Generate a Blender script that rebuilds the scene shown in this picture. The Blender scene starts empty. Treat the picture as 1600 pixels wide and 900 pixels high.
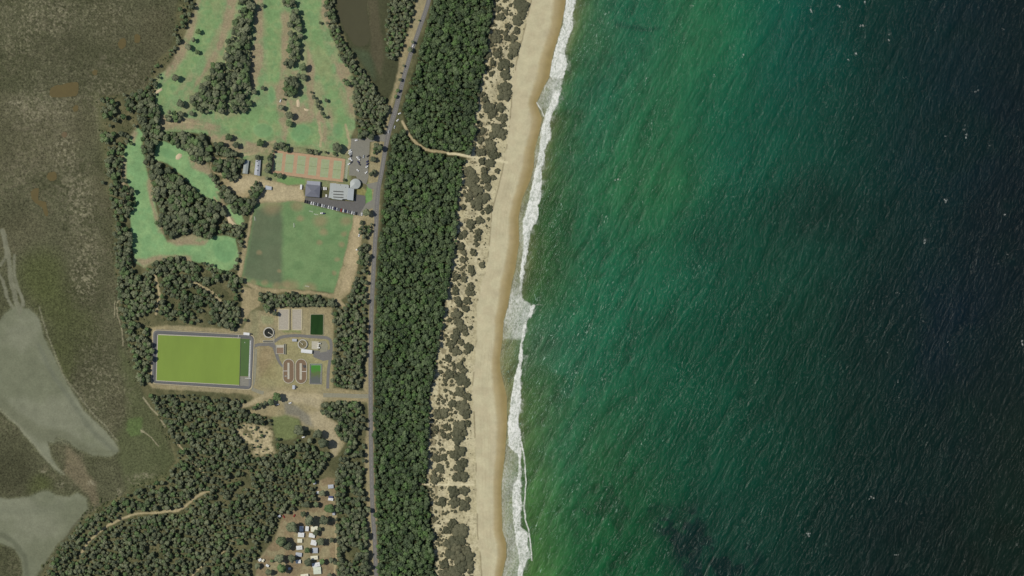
import bpy, bmesh, math, random
import numpy as np
from mathutils import Vector, Matrix

random.seed(7)
rng = np.random.default_rng(7)
S = 0.9                       # metres per photo pixel
CAM_H = 4000.0
scene = bpy.context.scene
COL = scene.collection

# ------------------------------------------------------------------ camera, sky, sun, exposure
cam_d = bpy.data.cameras.new('camera')
cam = bpy.data.objects.new('camera', cam_d); COL.objects.link(cam)
cam.location = (0, 0, CAM_H); cam.rotation_euler = (0, 0, 0)
cam_d.sensor_width = 36.0
cam_d.lens = 36.0 * (CAM_H - 4.0) / (1600 * S)
cam_d.clip_start = 10.0; cam_d.clip_end = 60000.0
scene.camera = cam

SUN_EL = math.radians(56.0)
SUN_TRAVEL = math.radians(-14.0)       # light travels to the east, slightly south
dvec = Vector((math.cos(SUN_EL) * math.cos(SUN_TRAVEL), math.cos(SUN_EL) * math.sin(SUN_TRAVEL), -math.sin(SUN_EL)))
world = bpy.data.worlds.new("World"); scene.world = world; world.use_nodes = True
wn = world.node_tree.nodes; wl = world.node_tree.links
bg = wn.get('Background'); sky = wn.new('ShaderNodeTexSky'); sky.sky_type = 'NISHITA'; sky.sun_disc = False
sky.sun_elevation = SUN_EL; sky.sun_rotation = math.atan2(-dvec.x, -dvec.y)
sky.air_density = 1.0; sky.dust_density = 1.0; sky.ozone_density = 1.0
wl.new(sky.outputs[0], bg.inputs[0]); bg.inputs[1].default_value = 0.075
sun_d = bpy.data.lights.new('sun', 'SUN'); sun_d.energy = 3.6; sun_d.angle = math.radians(0.5); sun_d.color = (1.0, 0.94, 0.82)
sun = bpy.data.objects.new('sun', sun_d); COL.objects.link(sun)
sun.rotation_euler = dvec.to_track_quat('-Z', 'Y').to_euler(); sun.location = (0, 0, 500)
vs = scene.view_settings; vs.view_transform = 'Standard'; vs.look = 'None'; vs.gamma = 1; vs.use_curve_mapping = False
vs.exposure = 0.0
K = 1.12                      # brightness of a sunlit white surface at these lights

# ------------------------------------------------------------------ helpers
def P(px, py): return ((px - 800) * S, (450 - py) * S)
def T(r, g, b, k=None):
    out = []
    for c in (r, g, b):
        c /= 255.0
        l = c / 12.92 if c <= 0.04045 else ((c + 0.055) / 1.055) ** 2.4
        out.append(l / (k or K))
    return tuple(out)
def ss(x, a, b):
    t = np.clip((x - a) / (b - a), 0, 1); return t * t * (3 - 2 * t)
_lat = {}
def vnoise(x, y, sc, seed):
    if seed not in _lat: _lat[seed] = np.random.default_rng(seed).random((256, 256)).astype(np.float32)
    L = _lat[seed]
    u = x / sc + 91.7; v = y / sc + 37.3
    i = np.floor(u).astype(np.int64); j = np.floor(v).astype(np.int64)
    fu = u - i; fv = v - j; fu = fu * fu * (3 - 2 * fu); fv = fv * fv * (3 - 2 * fv)
    i &= 255; j &= 255; i1 = (i + 1) & 255; j1 = (j + 1) & 255
    return (L[i, j] * (1 - fu) + L[i1, j] * fu) * (1 - fv) + (L[i, j1] * (1 - fu) + L[i1, j1] * fu) * fv
def fbm(x, y, sc, seed, octv=4, gain=0.55):
    a = 1.0; t = 0; n = 0
    for o in range(octv):
        t = t + a * vnoise(x, y, sc / (2 ** o), seed + o * 13); n += a; a *= gain
    return t / n
def sdist(X, Y, poly, margin=14):
    """signed distance (positive inside) in pixels; -99 far away"""
    p = np.array(poly, float); out = np.full(X.shape, -99.0)
    m = (X > p[:, 0].min() - margin) & (X < p[:, 0].max() + margin) & (Y > p[:, 1].min() - margin) & (Y < p[:, 1].max() + margin)
    x = X[m]; y = Y[m]
    if x.size == 0: return out
    d2 = np.full(x.shape, 1e18); ins = np.zeros(x.shape, bool)
    for k in range(len(p)):
        ax, ay = p[k]; bx, by = p[(k + 1) % len(p)]
        dx, dy = bx - ax, by - ay; L = dx * dx + dy * dy + 1e-12
        t = np.clip(((x - ax) * dx + (y - ay) * dy) / L, 0, 1)
        d2 = np.minimum(d2, (x - ax - t * dx) ** 2 + (y - ay - t * dy) ** 2)
        c = (ay > y) != (by > y)
        if ay != by: ins ^= c & (x < (bx - ax) * (y - ay) / (by - ay) + ax)
    d = np.sqrt(d2); out[m] = np.where(ins, d, -d)
    return out
def ldist(X, Y, line, margin=14):
    p = np.array(line, float); out = np.full(X.shape, 99.0)
    m = (X > p[:, 0].min() - margin) & (X < p[:, 0].max() + margin) & (Y > p[:, 1].min() - margin) & (Y < p[:, 1].max() + margin)
    x = X[m]; y = Y[m]; d2 = np.full(x.shape, 99.0 ** 2)
    for k in range(len(p) - 1):
        ax, ay = p[k]; bx, by = p[k + 1]; dx, dy = bx - ax, by - ay
        t = np.clip(((x - ax) * dx + (y - ay) * dy) / (dx * dx + dy * dy + 1e-12), 0, 1)
        d2 = np.minimum(d2, (x - ax - t * dx) ** 2 + (y - ay - t * dy) ** 2)
    out[m] = np.sqrt(d2); return out

def tag(o, label=None, cat=None, group=None, kind=None):
    if label: o['label'] = label
    if cat: o['category'] = cat
    if group: o['group'] = group
    if kind: o['kind'] = kind
    return o
def empty(name, x, y, z=0, rz=0):
    o = bpy.data.objects.new(name, None); COL.objects.link(o); o.location = (x, y, z); o.rotation_euler = (0, 0, rz)
    o.empty_display_size = 2; return o
def link(name, me, parent=None, loc=(0, 0, 0), rz=0):
    o = bpy.data.objects.new(name, me); COL.objects.link(o); o.location = loc; o.rotation_euler = (0, 0, rz)
    if parent is not None: o.parent = parent
    return o
def fin(name, bm, m, parent=None, loc=(0, 0, 0), rz=0, smooth=False):
    bmesh.ops.recalc_face_normals(bm, faces=bm.faces)
    me = bpy.data.meshes.new(name); bm.to_mesh(me); bm.free(); me.materials.append(m)
    if smooth: me.polygons.foreach_set('use_smooth', [True] * len(me.polygons))
    return link(name, me, parent, loc, rz)
def copy_tree(o, parent=None):
    c = o.copy(); COL.objects.link(c)
    if parent is not None: c.parent = parent
    for ch in list(o.children): copy_tree(ch, c)
    return c
def box(bm, x0, x1, y0, y1, z0, z1, bev=0):
    r = bmesh.ops.create_cube(bm, size=1.0)['verts']
    for v in r: v.co = Vector(((x0 + x1) / 2 + v.co.x * (x1 - x0), (y0 + y1) / 2 + v.co.y * (y1 - y0), (z0 + z1) / 2 + v.co.z * (z1 - z0)))
    if bev:
        es = list({e for v in r for e in v.link_edges}); bmesh.ops.bevel(bm, geom=es, offset=bev, segments=2, affect='EDGES')
def cyl(bm, x, y, z0, z1, r0, r1=None, n=16, axis='Z'):
    r1 = r0 if r1 is None else r1
    r = bmesh.ops.create_cone(bm, cap_ends=True, segments=n, radius1=r0, radius2=r1, depth=abs(z1 - z0))['verts']
    for v in r:
        c = v.co.copy(); v.co = Vector((x + c.x, y + c.y, (z0 + z1) / 2 + c.z))
    return r
def prism(bm, pts, z0, z1):
    """pts in metres; closed prism"""
    lo = [bm.verts.new((x, y, z0)) for x, y in pts]; hi = [bm.verts.new((x, y, z1)) for x, y in pts]
    n = len(pts); bm.faces.new(hi); bm.faces.new(lo[::-1])
    for i in range(n): bm.faces.new((lo[i], lo[(i + 1) % n], hi[(i + 1) % n], hi[i]))
def ring(bm, outer, inner, z0, z1):
    """wall between two outlines of the same number of points"""
    n = len(outer); A = [[bm.verts.new((x, y, z)) for x, y in pl] for pl, z in ((outer, z0), (outer, z1), (inner, z1), (inner, z0))]
    for i in range(n):
        j = (i + 1) % n
        for a in range(4):
            b = (a + 1) % 4; bm.faces.new((A[a][i], A[a][j], A[b][j], A[b][i]))
def sheet(bm, pts, z):
    vs_ = [bm.verts.new((x, y, z if not callable(z) else z(x, y))) for x, y in pts]; f = bm.faces.new(vs_)
    if f.normal.z < 0: f.normal_flip()
    return f
def offset_poly(pts, d):
    """grow (d>0) a convex-ish polygon about its edges"""
    a = sum(pts[i][0] * pts[(i + 1) % len(pts)][1] - pts[(i + 1) % len(pts)][0] * pts[i][1] for i in range(len(pts)))
    sg = 1 if a > 0 else -1; out = []; n = len(pts)
    for i in range(n):
        p0 = Vector(pts[i - 1]); p1 = Vector(pts[i]); p2 = Vector(pts[(i + 1) % n])
        e1 = (p1 - p0).normalized(); e2 = (p2 - p1).normalized()
        n1 = Vector((e1.y, -e1.x)) * sg; n2 = Vector((e2.y, -e2.x)) * sg
        b = (n1 + n2); b.normalize(); c = max(0.4, b.dot(n1)); out.append(tuple(p1 + b * d / c))
    return out
def rounded(pts, r, n=5):
    out = []; m = len(pts)
    for i in range(m):
        p0 = Vector(pts[i - 1]); p1 = Vector(pts[i]); p2 = Vector(pts[(i + 1) % m])
        a = p1 + (p0 - p1).normalized() * r; b = p1 + (p2 - p1).normalized() * r
        for k in range(n + 1):
            t = k / n; out.append(tuple((1 - t) ** 2 * a + 2 * t * (1 - t) * p1 + t * t * b))
    return out
def W(pts): return [P(x, y) for x, y in pts]
def spline(pts, n=8):
    out = []
    for i in range(len(pts) - 1):
        p0 = pts[max(i - 1, 0)]; p1 = pts[i]; p2 = pts[i + 1]; p3 = pts[min(i + 2, len(pts) - 1)]
        for k in range(n):
            t = k / n
            out.append(tuple(0.5 * (2 * p1[c] + (p2[c] - p0[c]) * t + (2 * p0[c] - 5 * p1[c] + 4 * p2[c] - p3[c]) * t * t + (3 * p1[c] - p0[c] - 3 * p2[c] + p3[c]) * t ** 3) for c in range(len(p1))))
    out.append(tuple(pts[-1])); return out

# ------------------------------------------------------------------ materials
def nodes(m): return m.node_tree.nodes, m.node_tree.links
def mat(name, col, rough=0.8, var=0.15, scale=0.6, metal=0.0, spec=0.3, bump=0.0, stretch=(1, 1, 1), obj_var=0.0):
    m = bpy.data.materials.new(name); m.use_nodes = True; N, L = nodes(m); b = N['Principled BSDF']
    tc = N.new('ShaderNodeNewGeometry'); mp = N.new('ShaderNodeMapping'); mp.inputs['Scale'].default_value = stretch
    L.new(tc.outputs['Position'], mp.inputs[0])
    nz = N.new('ShaderNodeTexNoise'); nz.inputs['Scale'].default_value = scale; nz.inputs['Detail'].default_value = 5; nz.inputs['Roughness'].default_value = 0.65
    L.new(mp.outputs[0], nz.inputs[0])
    mr = N.new('ShaderNodeMapRange'); mr.inputs[1].default_value = 0.3; mr.inputs[2].default_value = 0.7
    mr.inputs[3].default_value = 1 - var; mr.inputs[4].default_value = 1 + var; L.new(nz.outputs['Fac'], mr.inputs[0])
    mul = N.new('ShaderNodeVectorMath'); mul.operation = 'SCALE'; mul.inputs[0].default_value = col[:3]
    L.new(mr.outputs[0], mul.inputs['Scale']); last = mul.outputs[0]
    if obj_var:
        oi = N.new('ShaderNodeObjectInfo'); m2 = N.new('ShaderNodeMapRange'); m2.inputs[3].default_value = 1 - obj_var; m2.inputs[4].default_value = 1 + obj_var
        L.new(oi.outputs['Random'], m2.inputs[0]); mu2 = N.new('ShaderNodeVectorMath'); mu2.operation = 'SCALE'
        L.new(last, mu2.inputs[0]); L.new(m2.outputs[0], mu2.inputs['Scale']); last = mu2.outputs[0]
    L.new(last, b.inputs['Base Color'])
    b.inputs['Roughness'].default_value = rough; b.inputs['Metallic'].default_value = metal; b.inputs['Specular IOR Level'].default_value = spec
    if bump:
        bp = N.new('ShaderNodeBump'); bp.inputs['Strength'].default_value = 1; bp.inputs['Distance'].default_value = bump
        L.new(nz.outputs['Fac'], bp.inputs['Height']); L.new(bp.outputs[0], b.inputs['Normal'])
    return m

def ground_material():
    m = bpy.data.materials.new('ground_cover'); m.use_nodes = True; N, L = nodes(m); b = N['Principled BSDF']
    at = N.new('ShaderNodeAttribute'); at.attribute_name = 'surface_colour'
    sp = N.new('ShaderNodeAttribute'); sp.attribute_name = 'speckle'
    g = N.new('ShaderNodeNewGeometry')
    def noise(sc, det, ro=0.6):
        n = N.new('ShaderNodeTexNoise'); n.inputs['Scale'].default_value = sc; n.inputs['Detail'].default_value = det; n.inputs['Roughness'].default_value = ro
        L.new(g.outputs['Position'], n.inputs[0]); return n
    n1 = noise(0.42, 4, 0.8); n2 = noise(0.06, 4, 0.6)
    def rng_(src, a, b_, c, d):
        r = N.new('ShaderNodeMapRange'); r.inputs[1].default_value = a; r.inputs[2].default_value = b_; r.inputs[3].default_value = c; r.inputs[4].default_value = d
        L.new(src, r.inputs[0]); return r.outputs[0]
    f1 = rng_(n1.outputs['Fac'], 0.28, 0.72, -1.0, 1.0)
    mu = N.new('ShaderNodeMath'); mu.operation = 'MULTIPLY'; L.new(f1, mu.inputs[0]); L.new(sp.outputs['Fac'], mu.inputs[1])
    ad = N.new('ShaderNodeMath'); ad.operation = 'ADD'; ad.inputs[1].default_value = 1.0; L.new(mu.outputs[0], ad.inputs[0])
    f2 = rng_(n2.outputs['Fac'], 0.3, 0.7, 0.9, 1.1)
    m2 = N.new('ShaderNodeMath'); m2.operation = 'MULTIPLY'; L.new(ad.outputs[0], m2.inputs[0]); L.new(f2, m2.inputs[1])
    sc = N.new('ShaderNodeVectorMath'); sc.operation = 'SCALE'; L.new(at.outputs['Color'], sc.inputs[0]); L.new(m2.outputs[0], sc.inputs['Scale'])
    L.new(sc.outputs[0], b.inputs['Base Color']); b.inputs['Roughness'].default_value = 0.95; b.inputs['Specular IOR Level'].default_value = 0.15
    bp = N.new('ShaderNodeBump'); bp.inputs['Distance'].default_value = 0.25; bp.inputs['Strength'].default_value = 0.8
    L.new(mu.outputs[0], bp.inputs['Height']); L.new(bp.outputs[0], b.inputs['Normal'])
    return m

def sea_material():
    m = bpy.data.materials.new('sea_water'); m.use_nodes = True; N, L = nodes(m); b = N['Principled BSDF']
    at = N.new('ShaderNodeAttribute'); at.attribute_name = 'surface_colour'
    fo = N.new('ShaderNodeAttribute'); fo.attribute_name = 'foam'
    ch = N.new('ShaderNodeAttribute'); ch.attribute_name = 'chop'
    g = N.new('ShaderNodeNewGeometry')
    def mapped(rot, sx, sy, scale, det=3, ro=0.6, dist=0.0):
        mp0 = N.new('ShaderNodeMapping'); mp0.inputs['Rotation'].default_value = (0, 0, math.radians(rot)); L.new(g.outputs['Position'], mp0.inputs[0])
        mp = N.new('ShaderNodeMapping'); mp.inputs['Scale'].default_value = (sx, sy, 1); L.new(mp0.outputs[0], mp.inputs[0])
        n = N.new('ShaderNodeTexNoise'); n.inputs['Scale'].default_value = scale; n.inputs['Detail'].default_value = det
        n.inputs['Roughness'].default_value = ro; n.inputs['Distortion'].default_value = dist
        L.new(mp.outputs[0], n.inputs[0]); return n.outputs['Fac']
    def rr(src, a, b_, c, d):
        r = N.new('ShaderNodeMapRange'); r.inputs[1].default_value = a; r.inputs[2].default_value = b_; r.inputs[3].default_value = c; r.inputs[4].default_value = d
        L.new(src, r.inputs[0]); return r.outputs[0]
    def math_(op, a, b_):
        x = N.new('ShaderNodeMath'); x.operation = op
        for i, v in enumerate((a, b_)):
            if isinstance(v, (int, float)): x.inputs[i].default_value = v
            else: L.new(v, x.inputs[i])
        return x.outputs[0]
    # after rotation by -r the crest runs along local y
    swell = mapped(32, 1.0, 0.22, 0.055, 3, 0.6, 0.6)      # long bands running up to the right
    chop1 = mapped(20, 1.0, 0.34, 0.56, 4, 0.72, 0.5)
    chop2 = mapped(24, 1.0, 0.35, 0.16, 3, 0.6, 0.3)
    h = math_('ADD', math_('MULTIPLY', swell, 1.3), math_('ADD', math_('MULTIPLY', chop1, 0.55), math_('MULTIPLY', chop2, 0.8)))
    bp = N.new('ShaderNodeBump'); bp.inputs['Strength'].default_value = 1.0; bp.inputs['Distance'].default_value = 0.95
    L.new(h, bp.inputs['Height']); L.new(bp.outputs[0], b.inputs['Normal'])
    # sun glints painted into water colour as pale flecks; foam flecks along broken crests
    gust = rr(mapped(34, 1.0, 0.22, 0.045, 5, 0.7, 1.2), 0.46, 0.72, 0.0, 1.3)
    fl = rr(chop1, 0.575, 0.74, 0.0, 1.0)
    glint_foam = math_('MULTIPLY', math_('MULTIPLY', fl, math_('ADD', gust, 0.15)), ch.outputs['Fac'])
    vv = rr(math_('ADD', math_('MULTIPLY', swell, 0.6), math_('MULTIPLY', chop2, 0.4)), 0.3, 0.7, -0.42, 0.42)
    var = math_('ADD', math_('MULTIPLY', vv, math_('ADD', math_('MULTIPLY', math_('MINIMUM', ch.outputs['Fac'], 1.2), 0.85), 0.2)), 1.0)
    sc = N.new('ShaderNodeVectorMath'); sc.operation = 'SCALE'; L.new(at.outputs['Color'], sc.inputs[0]); L.new(var, sc.inputs['Scale'])
    mx = N.new('ShaderNodeMix'); mx.data_type = 'RGBA'; L.new(glint_foam, mx.inputs[0]); L.new(sc.outputs[0], mx.inputs[6]); mx.inputs[7].default_value = (*T(146, 178, 158), 1)
    # surf foam with lace
    lace = mapped(0, 1.0, 0.8, 0.42, 6, 0.8, 0.6)
    thr = math_('SUBTRACT', math_('ADD', fo.outputs['Fac'], math_('MULTIPLY', math_('SUBTRACT', lace, 0.5), 1.0)), 0.20)
    fm = rr(thr, 0.0, 0.62, 0.0, 1.0)
    fm = math_('MULTIPLY', fm, math_('MULTIPLY', rr(fo.outputs['Fac'], 0.02, 0.12, 0.0, 1.0), rr(fo.outputs['Fac'], 0.25, 0.72, 0.42, 1.0)))
    fcol = N.new('ShaderNodeMix'); fcol.data_type = 'RGBA'; fcol.inputs[6].default_value = (*T(158, 166, 152), 1); fcol.inputs[7].default_value = (*T(226, 228, 222), 1)
    lace2 = mapped(10, 1.0, 0.6, 0.16, 4, 0.7, 1.0)
    L.new(rr(math_('ADD', math_('MULTIPLY', lace, 0.6), math_('MULTIPLY', lace2, 0.5)), 0.44, 0.60, 0, 1), fcol.inputs[0])
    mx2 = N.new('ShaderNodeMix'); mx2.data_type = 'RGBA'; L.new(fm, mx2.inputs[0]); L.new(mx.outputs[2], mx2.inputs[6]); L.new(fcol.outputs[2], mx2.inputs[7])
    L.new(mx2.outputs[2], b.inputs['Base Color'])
    L.new(rr(fm, 0, 1, 0.17, 0.9), b.inputs['Roughness']); b.inputs['IOR'].default_value = 1.33; b.inputs['Specular IOR Level'].default_value = 0.2
    return m

def leaf_material(name, c_dark, c_light, attr=False, c_alt=None):
    m = bpy.data.materials.new(name); m.use_nodes = True; N, L = nodes(m); b = N['Principled BSDF']
    g = N.new('ShaderNodeNewGeometry'); n = N.new('ShaderNodeTexNoise'); n.inputs['Scale'].default_value = 0.9; n.inputs['Detail'].default_value = 3
    L.new(g.outputs['Position'], n.inputs[0])
    if attr:
        a = N.new('ShaderNodeAttribute'); a.attribute_name = 'tree_tone'; src = a.outputs['Fac']
    else:
        a = N.new('ShaderNodeObjectInfo'); src = a.outputs['Random']
    big = N.new('ShaderNodeTexNoise'); big.inputs['Scale'].default_value = 0.018; big.inputs['Detail'].default_value = 2; L.new(g.outputs['Position'], big.inputs[0])
    def mth(op, x, y):
        q = N.new('ShaderNodeMath'); q.operation = op
        for i, v in enumerate((x, y)):
            if isinstance(v, (int, float)): q.inputs[i].default_value = v
            else: L.new(v, q.inputs[i])
        return q.outputs[0]
    f = mth('ADD', mth('MULTIPLY', src, 0.75), mth('MULTIPLY', mth('SUBTRACT', n.outputs['Fac'], 0.5), 1.0))
    f = mth('ADD', f, mth('MULTIPLY', mth('SUBTRACT', big.outputs['Fac'], 0.45), 0.9))
    mx = N.new('ShaderNodeMix'); mx.data_type = 'RGBA'; mx.clamp_factor = True; L.new(f, mx.inputs[0])
    mx.inputs[6].default_value = (*c_dark, 1); mx.inputs[7].default_value = (*c_light, 1)
    last = mx.outputs[2]
    if c_alt:
        # some crowns are another species with a greener leaf
        fr = mth('FRACT', mth('MULTIPLY', src, 7.3), 0.0); sel_ = N.new('ShaderNodeMapRange'); sel_.inputs[1].default_value = 0.5; sel_.inputs[2].default_value = 0.9; L.new(fr, sel_.inputs[0])
        m3 = N.new('ShaderNodeMix'); m3.data_type = 'RGBA'; m3.blend_type = 'MIX'; L.new(sel_.outputs[0], m3.inputs[0]); L.new(last, m3.inputs[6])
        mul = N.new('ShaderNodeMix'); mul.data_type = 'RGBA'; mul.blend_type = 'MULTIPLY'; mul.inputs[0].default_value = 1.0; L.new(last, mul.inputs[6]); mul.inputs[7].default_value = (*c_alt, 1)
        L.new(mul.outputs[2], m3.inputs[7]); last = m3.outputs[2]
    L.new(last, b.inputs['Base Color']); b.inputs['Roughness'].default_value = 0.75; b.inputs['Specular IOR Level'].default_value = 0.2
    return m

M_ground = ground_material(); M_sea = sea_material()
M_bark = mat('bark', (0.13, 0.10, 0.075), 0.9)
M_leaf_e = leaf_material('coastal_leaves', (0.044, 0.064, 0.034), (0.125, 0.172, 0.080), False, (.86, 1.05, .74))
M_leaf_es = leaf_material('coastal_canopy_leaves', (0.044, 0.064, 0.034), (0.125, 0.172, 0.080), True, (.86, 1.05, .74))
M_leaf_w = leaf_material('gum_leaves', (0.070, 0.086, 0.050), (0.182, 0.200, 0.118), False, (.70, .96, .64))
M_leaf_ws = leaf_material('gum_canopy_leaves', (0.070, 0.086, 0.050), (0.182, 0.200, 0.118), True, (.70, .96, .64))
M_shrub = leaf_material('dune_shrub_leaves', (0.072, 0.076, 0.044), (0.128, 0.125, 0.074))
M_shrub_s = leaf_material('dune_scrub_leaves', (0.072, 0.076, 0.044), (0.14, 0.135, 0.08), True)
M_scrub_m = leaf_material('marsh_scrub_leaves', (0.050, 0.070, 0.028), (0.12, 0.13, 0.06), True)
# ------------------------------------------------------------------ shoreline curves (pixel y -> pixel x)
SH = [(-400,1010),(-60,892),(0,884),(20,881),(48,875),(84,864),(120,858),(135,850),(160,838),(172,842),(185,847),(205,843),(235,835),(260,834),(280,829),(310,816),(340,810),(380,811),(420,805),(440,800),(480,793),(500,787),(530,785),(560,781),(580,782),(620,792),(660,792),(710,789),(740,785),(760,783),(800,784),(830,785),(850,791),(870,791),(900,784),(960,782),(1300,790)]
def shore(y): return np.interp(y, [a for a, b in SH], [b for a, b in SH])
FB = [ # y, left, right, strength of the white water
(-60,894,914,.85),(0,884,902,.85),(20,882,898,.8),(48,877,894,.9),(60,873,888,.9),(84,865,884,.95),(100,861,888,1),(118,859,884,1),(123,862,884,.6),(140,862,882,.6),(152,862,874,.9),(165,858,869,1),(180,851,864,.95),(210,844,862,.75),(235,842,855,1),(260,838,849,1),(290,831,848,1),(320,825,843,1),(340,819,843,1),(355,817,834,1),(375,818,830,.8),(400,816,824,.9),(430,812,818,.9),(450,811,815,.7),(465,812,815,.3),(474,828,831,.4),(482,828,834,1),(492,826,830,1),(505,820,824,.9),(520,817,821,1),(540,813,818,1),(560,811,816,1),(575,808,814,1),(590,804,816,1),(610,801,817,1),(630,797,816,1),(660,794,812,1),(680,794,813,.9),(696,793,816,.7),(712,810,815,.9),(740,810,814,1),(750,808,813,.9),(757,801,815,.75),(780,800,817,.8),(800,800,818,.8),(822,803,818,.7),(832,804,825,.8),(850,806,829,.85),(870,810,831,.65),(885,810,820,.9),(900,808,818,.9),(960,806,820,.8)]
def axis(lo, hi, step, outs, ext_lo, ext_hi):
    a = np.arange(lo, hi + step, step)
    left = -np.cumsum(np.array(outs)) + lo; right = np.cumsum(np.array(outs)) + hi + step
    parts_ = []
    if ext_lo: parts_.append(left[::-1])
    parts_.append(a)
    if ext_hi: parts_.append(right)
    return np.concatenate(parts_)
OUTS = [20, 40, 80, 160, 320, 640, 1300, 2600, 5000]

def land_height(X, Y):
    sx = shore(Y)
    d = sx - X                                                   # pixels inland of the water
    h = np.where(d < 60, d * 0.045, 2.7 + (d - 60) * 0.03)       # beach face
    h = np.minimum(h, 4.0)
    dune = ss(X, 690, 715) * ss(d, 62, 82)
    h = h + dune * (fbm(X, Y, 30, 5, 3) * 3.2 - 0.4)
    marsh = ss(-X, -235, -150) * 1.0
    h = np.where(X < 300, 4.0 - 2.6 * ss(-X, -215, -120), h)
    h = h + 0.18 * (fbm(X, Y, 9, 8, 3) - 0.5) * ss(-X, -215, -120)
    return np.maximum(h, -6.0)

gx = axis(-30, 930, 1.2, OUTS, True, False); gy = axis(-30, 930, 1.2, OUTS, True, True)
gx = np.concatenate([gx, gx[-1] + np.array([40.])])
GX, GY = np.meshgrid(gx, gy, indexing='ij')
NX = GX + 5.0 * (fbm(GX, GY, 16, 21, 4) - 0.5); NY = GY + 5.0 * (fbm(GX, GY, 16, 22, 4) - 0.5)   # ragged outlines
NX1 = GX + 1.6 * (fbm(GX, GY, 7, 23, 3) - 0.5); NY1 = GY + 1.6 * (fbm(GX, GY, 7, 24, 3) - 0.5)   # crisp outlines
n_a = fbm(GX, GY, 60, 31, 4); n_b = fbm(GX, GY, 14, 32, 4); n_c = fbm(GX, GY, 4, 33, 3); n_d = fbm(GX, GY, 130, 34, 3)
col = np.zeros(GX.shape + (3,)); spk = np.full(GX.shape, 0.2)
cls = np.zeros(GX.shape, int)
def C3(*c): return np.array(T(*c))
def lay(mask, c, speck=None, c2=None, nz=None, klass=None):
    global col, spk, cls
    cc = C3(*c)
    if c2 is not None:
        n = n_b if nz is None else nz; t = ss(n, .38, .62)[..., None]; cc = cc * (1 - t) + C3(*c2) * t
    col = col * (1 - mask[..., None]) + cc * mask[..., None]
    if speck is not None: spk = spk * (1 - mask) + speck * mask
    if klass is not None: cls = np.where(mask > 0.5, klass, cls)
def area(poly, soft=1.5, rag=True, power=1.0, grow=0.0):
    if rag: d = sdist(NX, NY, poly)
    else: d = sdist(NX1, NY1, poly)
    return ss(d + grow, -soft, soft) * power
def stroke(line, w, soft=0.8, rag=False, power=1.0):
    d = ldist(NX if rag else NX1, NY if rag else NY1, line); return ss(w / 2 - d, -soft, soft) * power
K_GROUND, K_MARSH, K_MUD, K_BEACH, K_DUNE, K_FAIR, K_FIELD, K_POOL = range(8)
# base: dry litter under the woods
lay(np.ones(GX.shape), (84, 86, 60), 0.35, (102, 100, 72), n_b)
# salt marsh
marsh_poly = [(-14000,-14000),(290,-14000),(285,-30),(278,0),(272,50),(266,75),(245,95),(236,118),(226,142),(195,146),(156,150),(157,200),(164,250),(170,300),(177,340),(180,400),(184,450),(188,485),(196,520),(206,560),(222,612),(240,648),(262,682),(275,720),(252,742),(222,757),(185,775),(150,792),(115,822),(92,850),(72,882),(40,940),(-14000,14000)]
mm = area(marsh_poly, 3)
lay(mm, (86, 87, 65), 0.8, (76, 78, 56), n_a, K_MARSH)
lay(mm * ss(n_d, .5, .68) * .5, (94, 91, 70))
lay(mm * ss(fbm(GX, GY, 45, 51, 4), .50, .70) * ss(n_c, .46, .64) * .30, (112, 107, 86))
for (cx, cy, r, s) in ((85,35,45,.5),(110,275,40,.8),(125,330,40,.7),(60,190,60,.5),(55,172,30,.5),(125,380,40,.4),(30,270,30,.4),(165,95,15,.9),(145,117,10,.9),(50,165,22,.7),(120,140,60,.35)):
    dd = np.hypot(NX - cx, NY - cy); lay((1 - ss(dd, r * .3, r * 1.4)) * ss(n_c, .40, .66) * s * .55, (124, 119, 98))
for (cx, cy, r, s) in ((65,430,45,.8),(85,470,40,.7),(100,560,28,.6),(115,520,45,.5),(60,760,22,.8),(90,590,22,.6)):
    dd = np.hypot(NX - cx, NY - cy); lay((1 - ss(dd, r * .4, r * 1.3)) * s, (80, 86, 52))
for (cx, cy, r, s) in ((20,745,40,.7),(15,720,40,.5),(150,560,60,.4),(200,640,45,.4),(170,60,90,.3),(90,90,60,.4),(20,330,30,.35),(130,440,50,.35)):
    dd = np.hypot(NX - cx, NY - cy); lay((1 - ss(dd, r * .4, r * 1.3)) * s, (66, 67, 48))
lay(stroke([(150,150),(157,200),(163,250),(170,300)], 10, 5, True, .6), (98, 100, 72), .5)
lay(area([(185,540),(205,565),(222,612),(245,650),(275,715),(262,745),(200,770),(180,700),(200,640)], 8, True, .55), (84, 92, 60), .5)
lay(area([(200,655),(222,652),(222,678),(205,682),(198,672)], 3, True, .8), (90, 108, 64), .4)
# pinkish bare patch between the two mud flats
lay(area([(105,700),(125,715),(135,740),(150,755),(155,790),(145,790),(135,770),(118,755),(100,735)], 5, True, .6), (122, 112, 90), .4)
for (cx, cy, rx, ry) in ((143,755,8,5),(94,758,8,4),(67,737,7,2.5),(185,770,5,7),(223,743,15,4),(100,755,4,2),(222,673,2,5),(223,674,4,2),(24,161,14,3),(147,797,9,2.5)):
    dd = np.hypot((NX - cx) / rx, (NY - cy) / ry); lay((1 - ss(dd, .3, 1.3)) * .6 * ss(n_c, .3, .6), (144, 139, 116))
n_f = fbm(GX, GY, 2.8, 57, 2)
for (cx, cy, rx, ry, s) in ((100,235,26,35,.8),(125,310,28,50,.8),(135,400,30,60,.55),(130,440,30,40,.55),(75,25,50,40,.6),(30,45,40,60,.45),(60,170,60,30,.45),(200,130,50,50,.35),(165,25,60,50,.35),(150,560,40,60,.3),(160,620,60,60,.35),(90,130,80,60,.25),(225,750,40,12,.5),(165,170,30,50,.4)):
    dd = np.hypot((NX - cx) / rx, (NY - cy) / ry); lay((1 - ss(dd, .3, 1.25)) * ss(n_f, .55, .68) * s * mm, (134, 130, 106))
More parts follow.
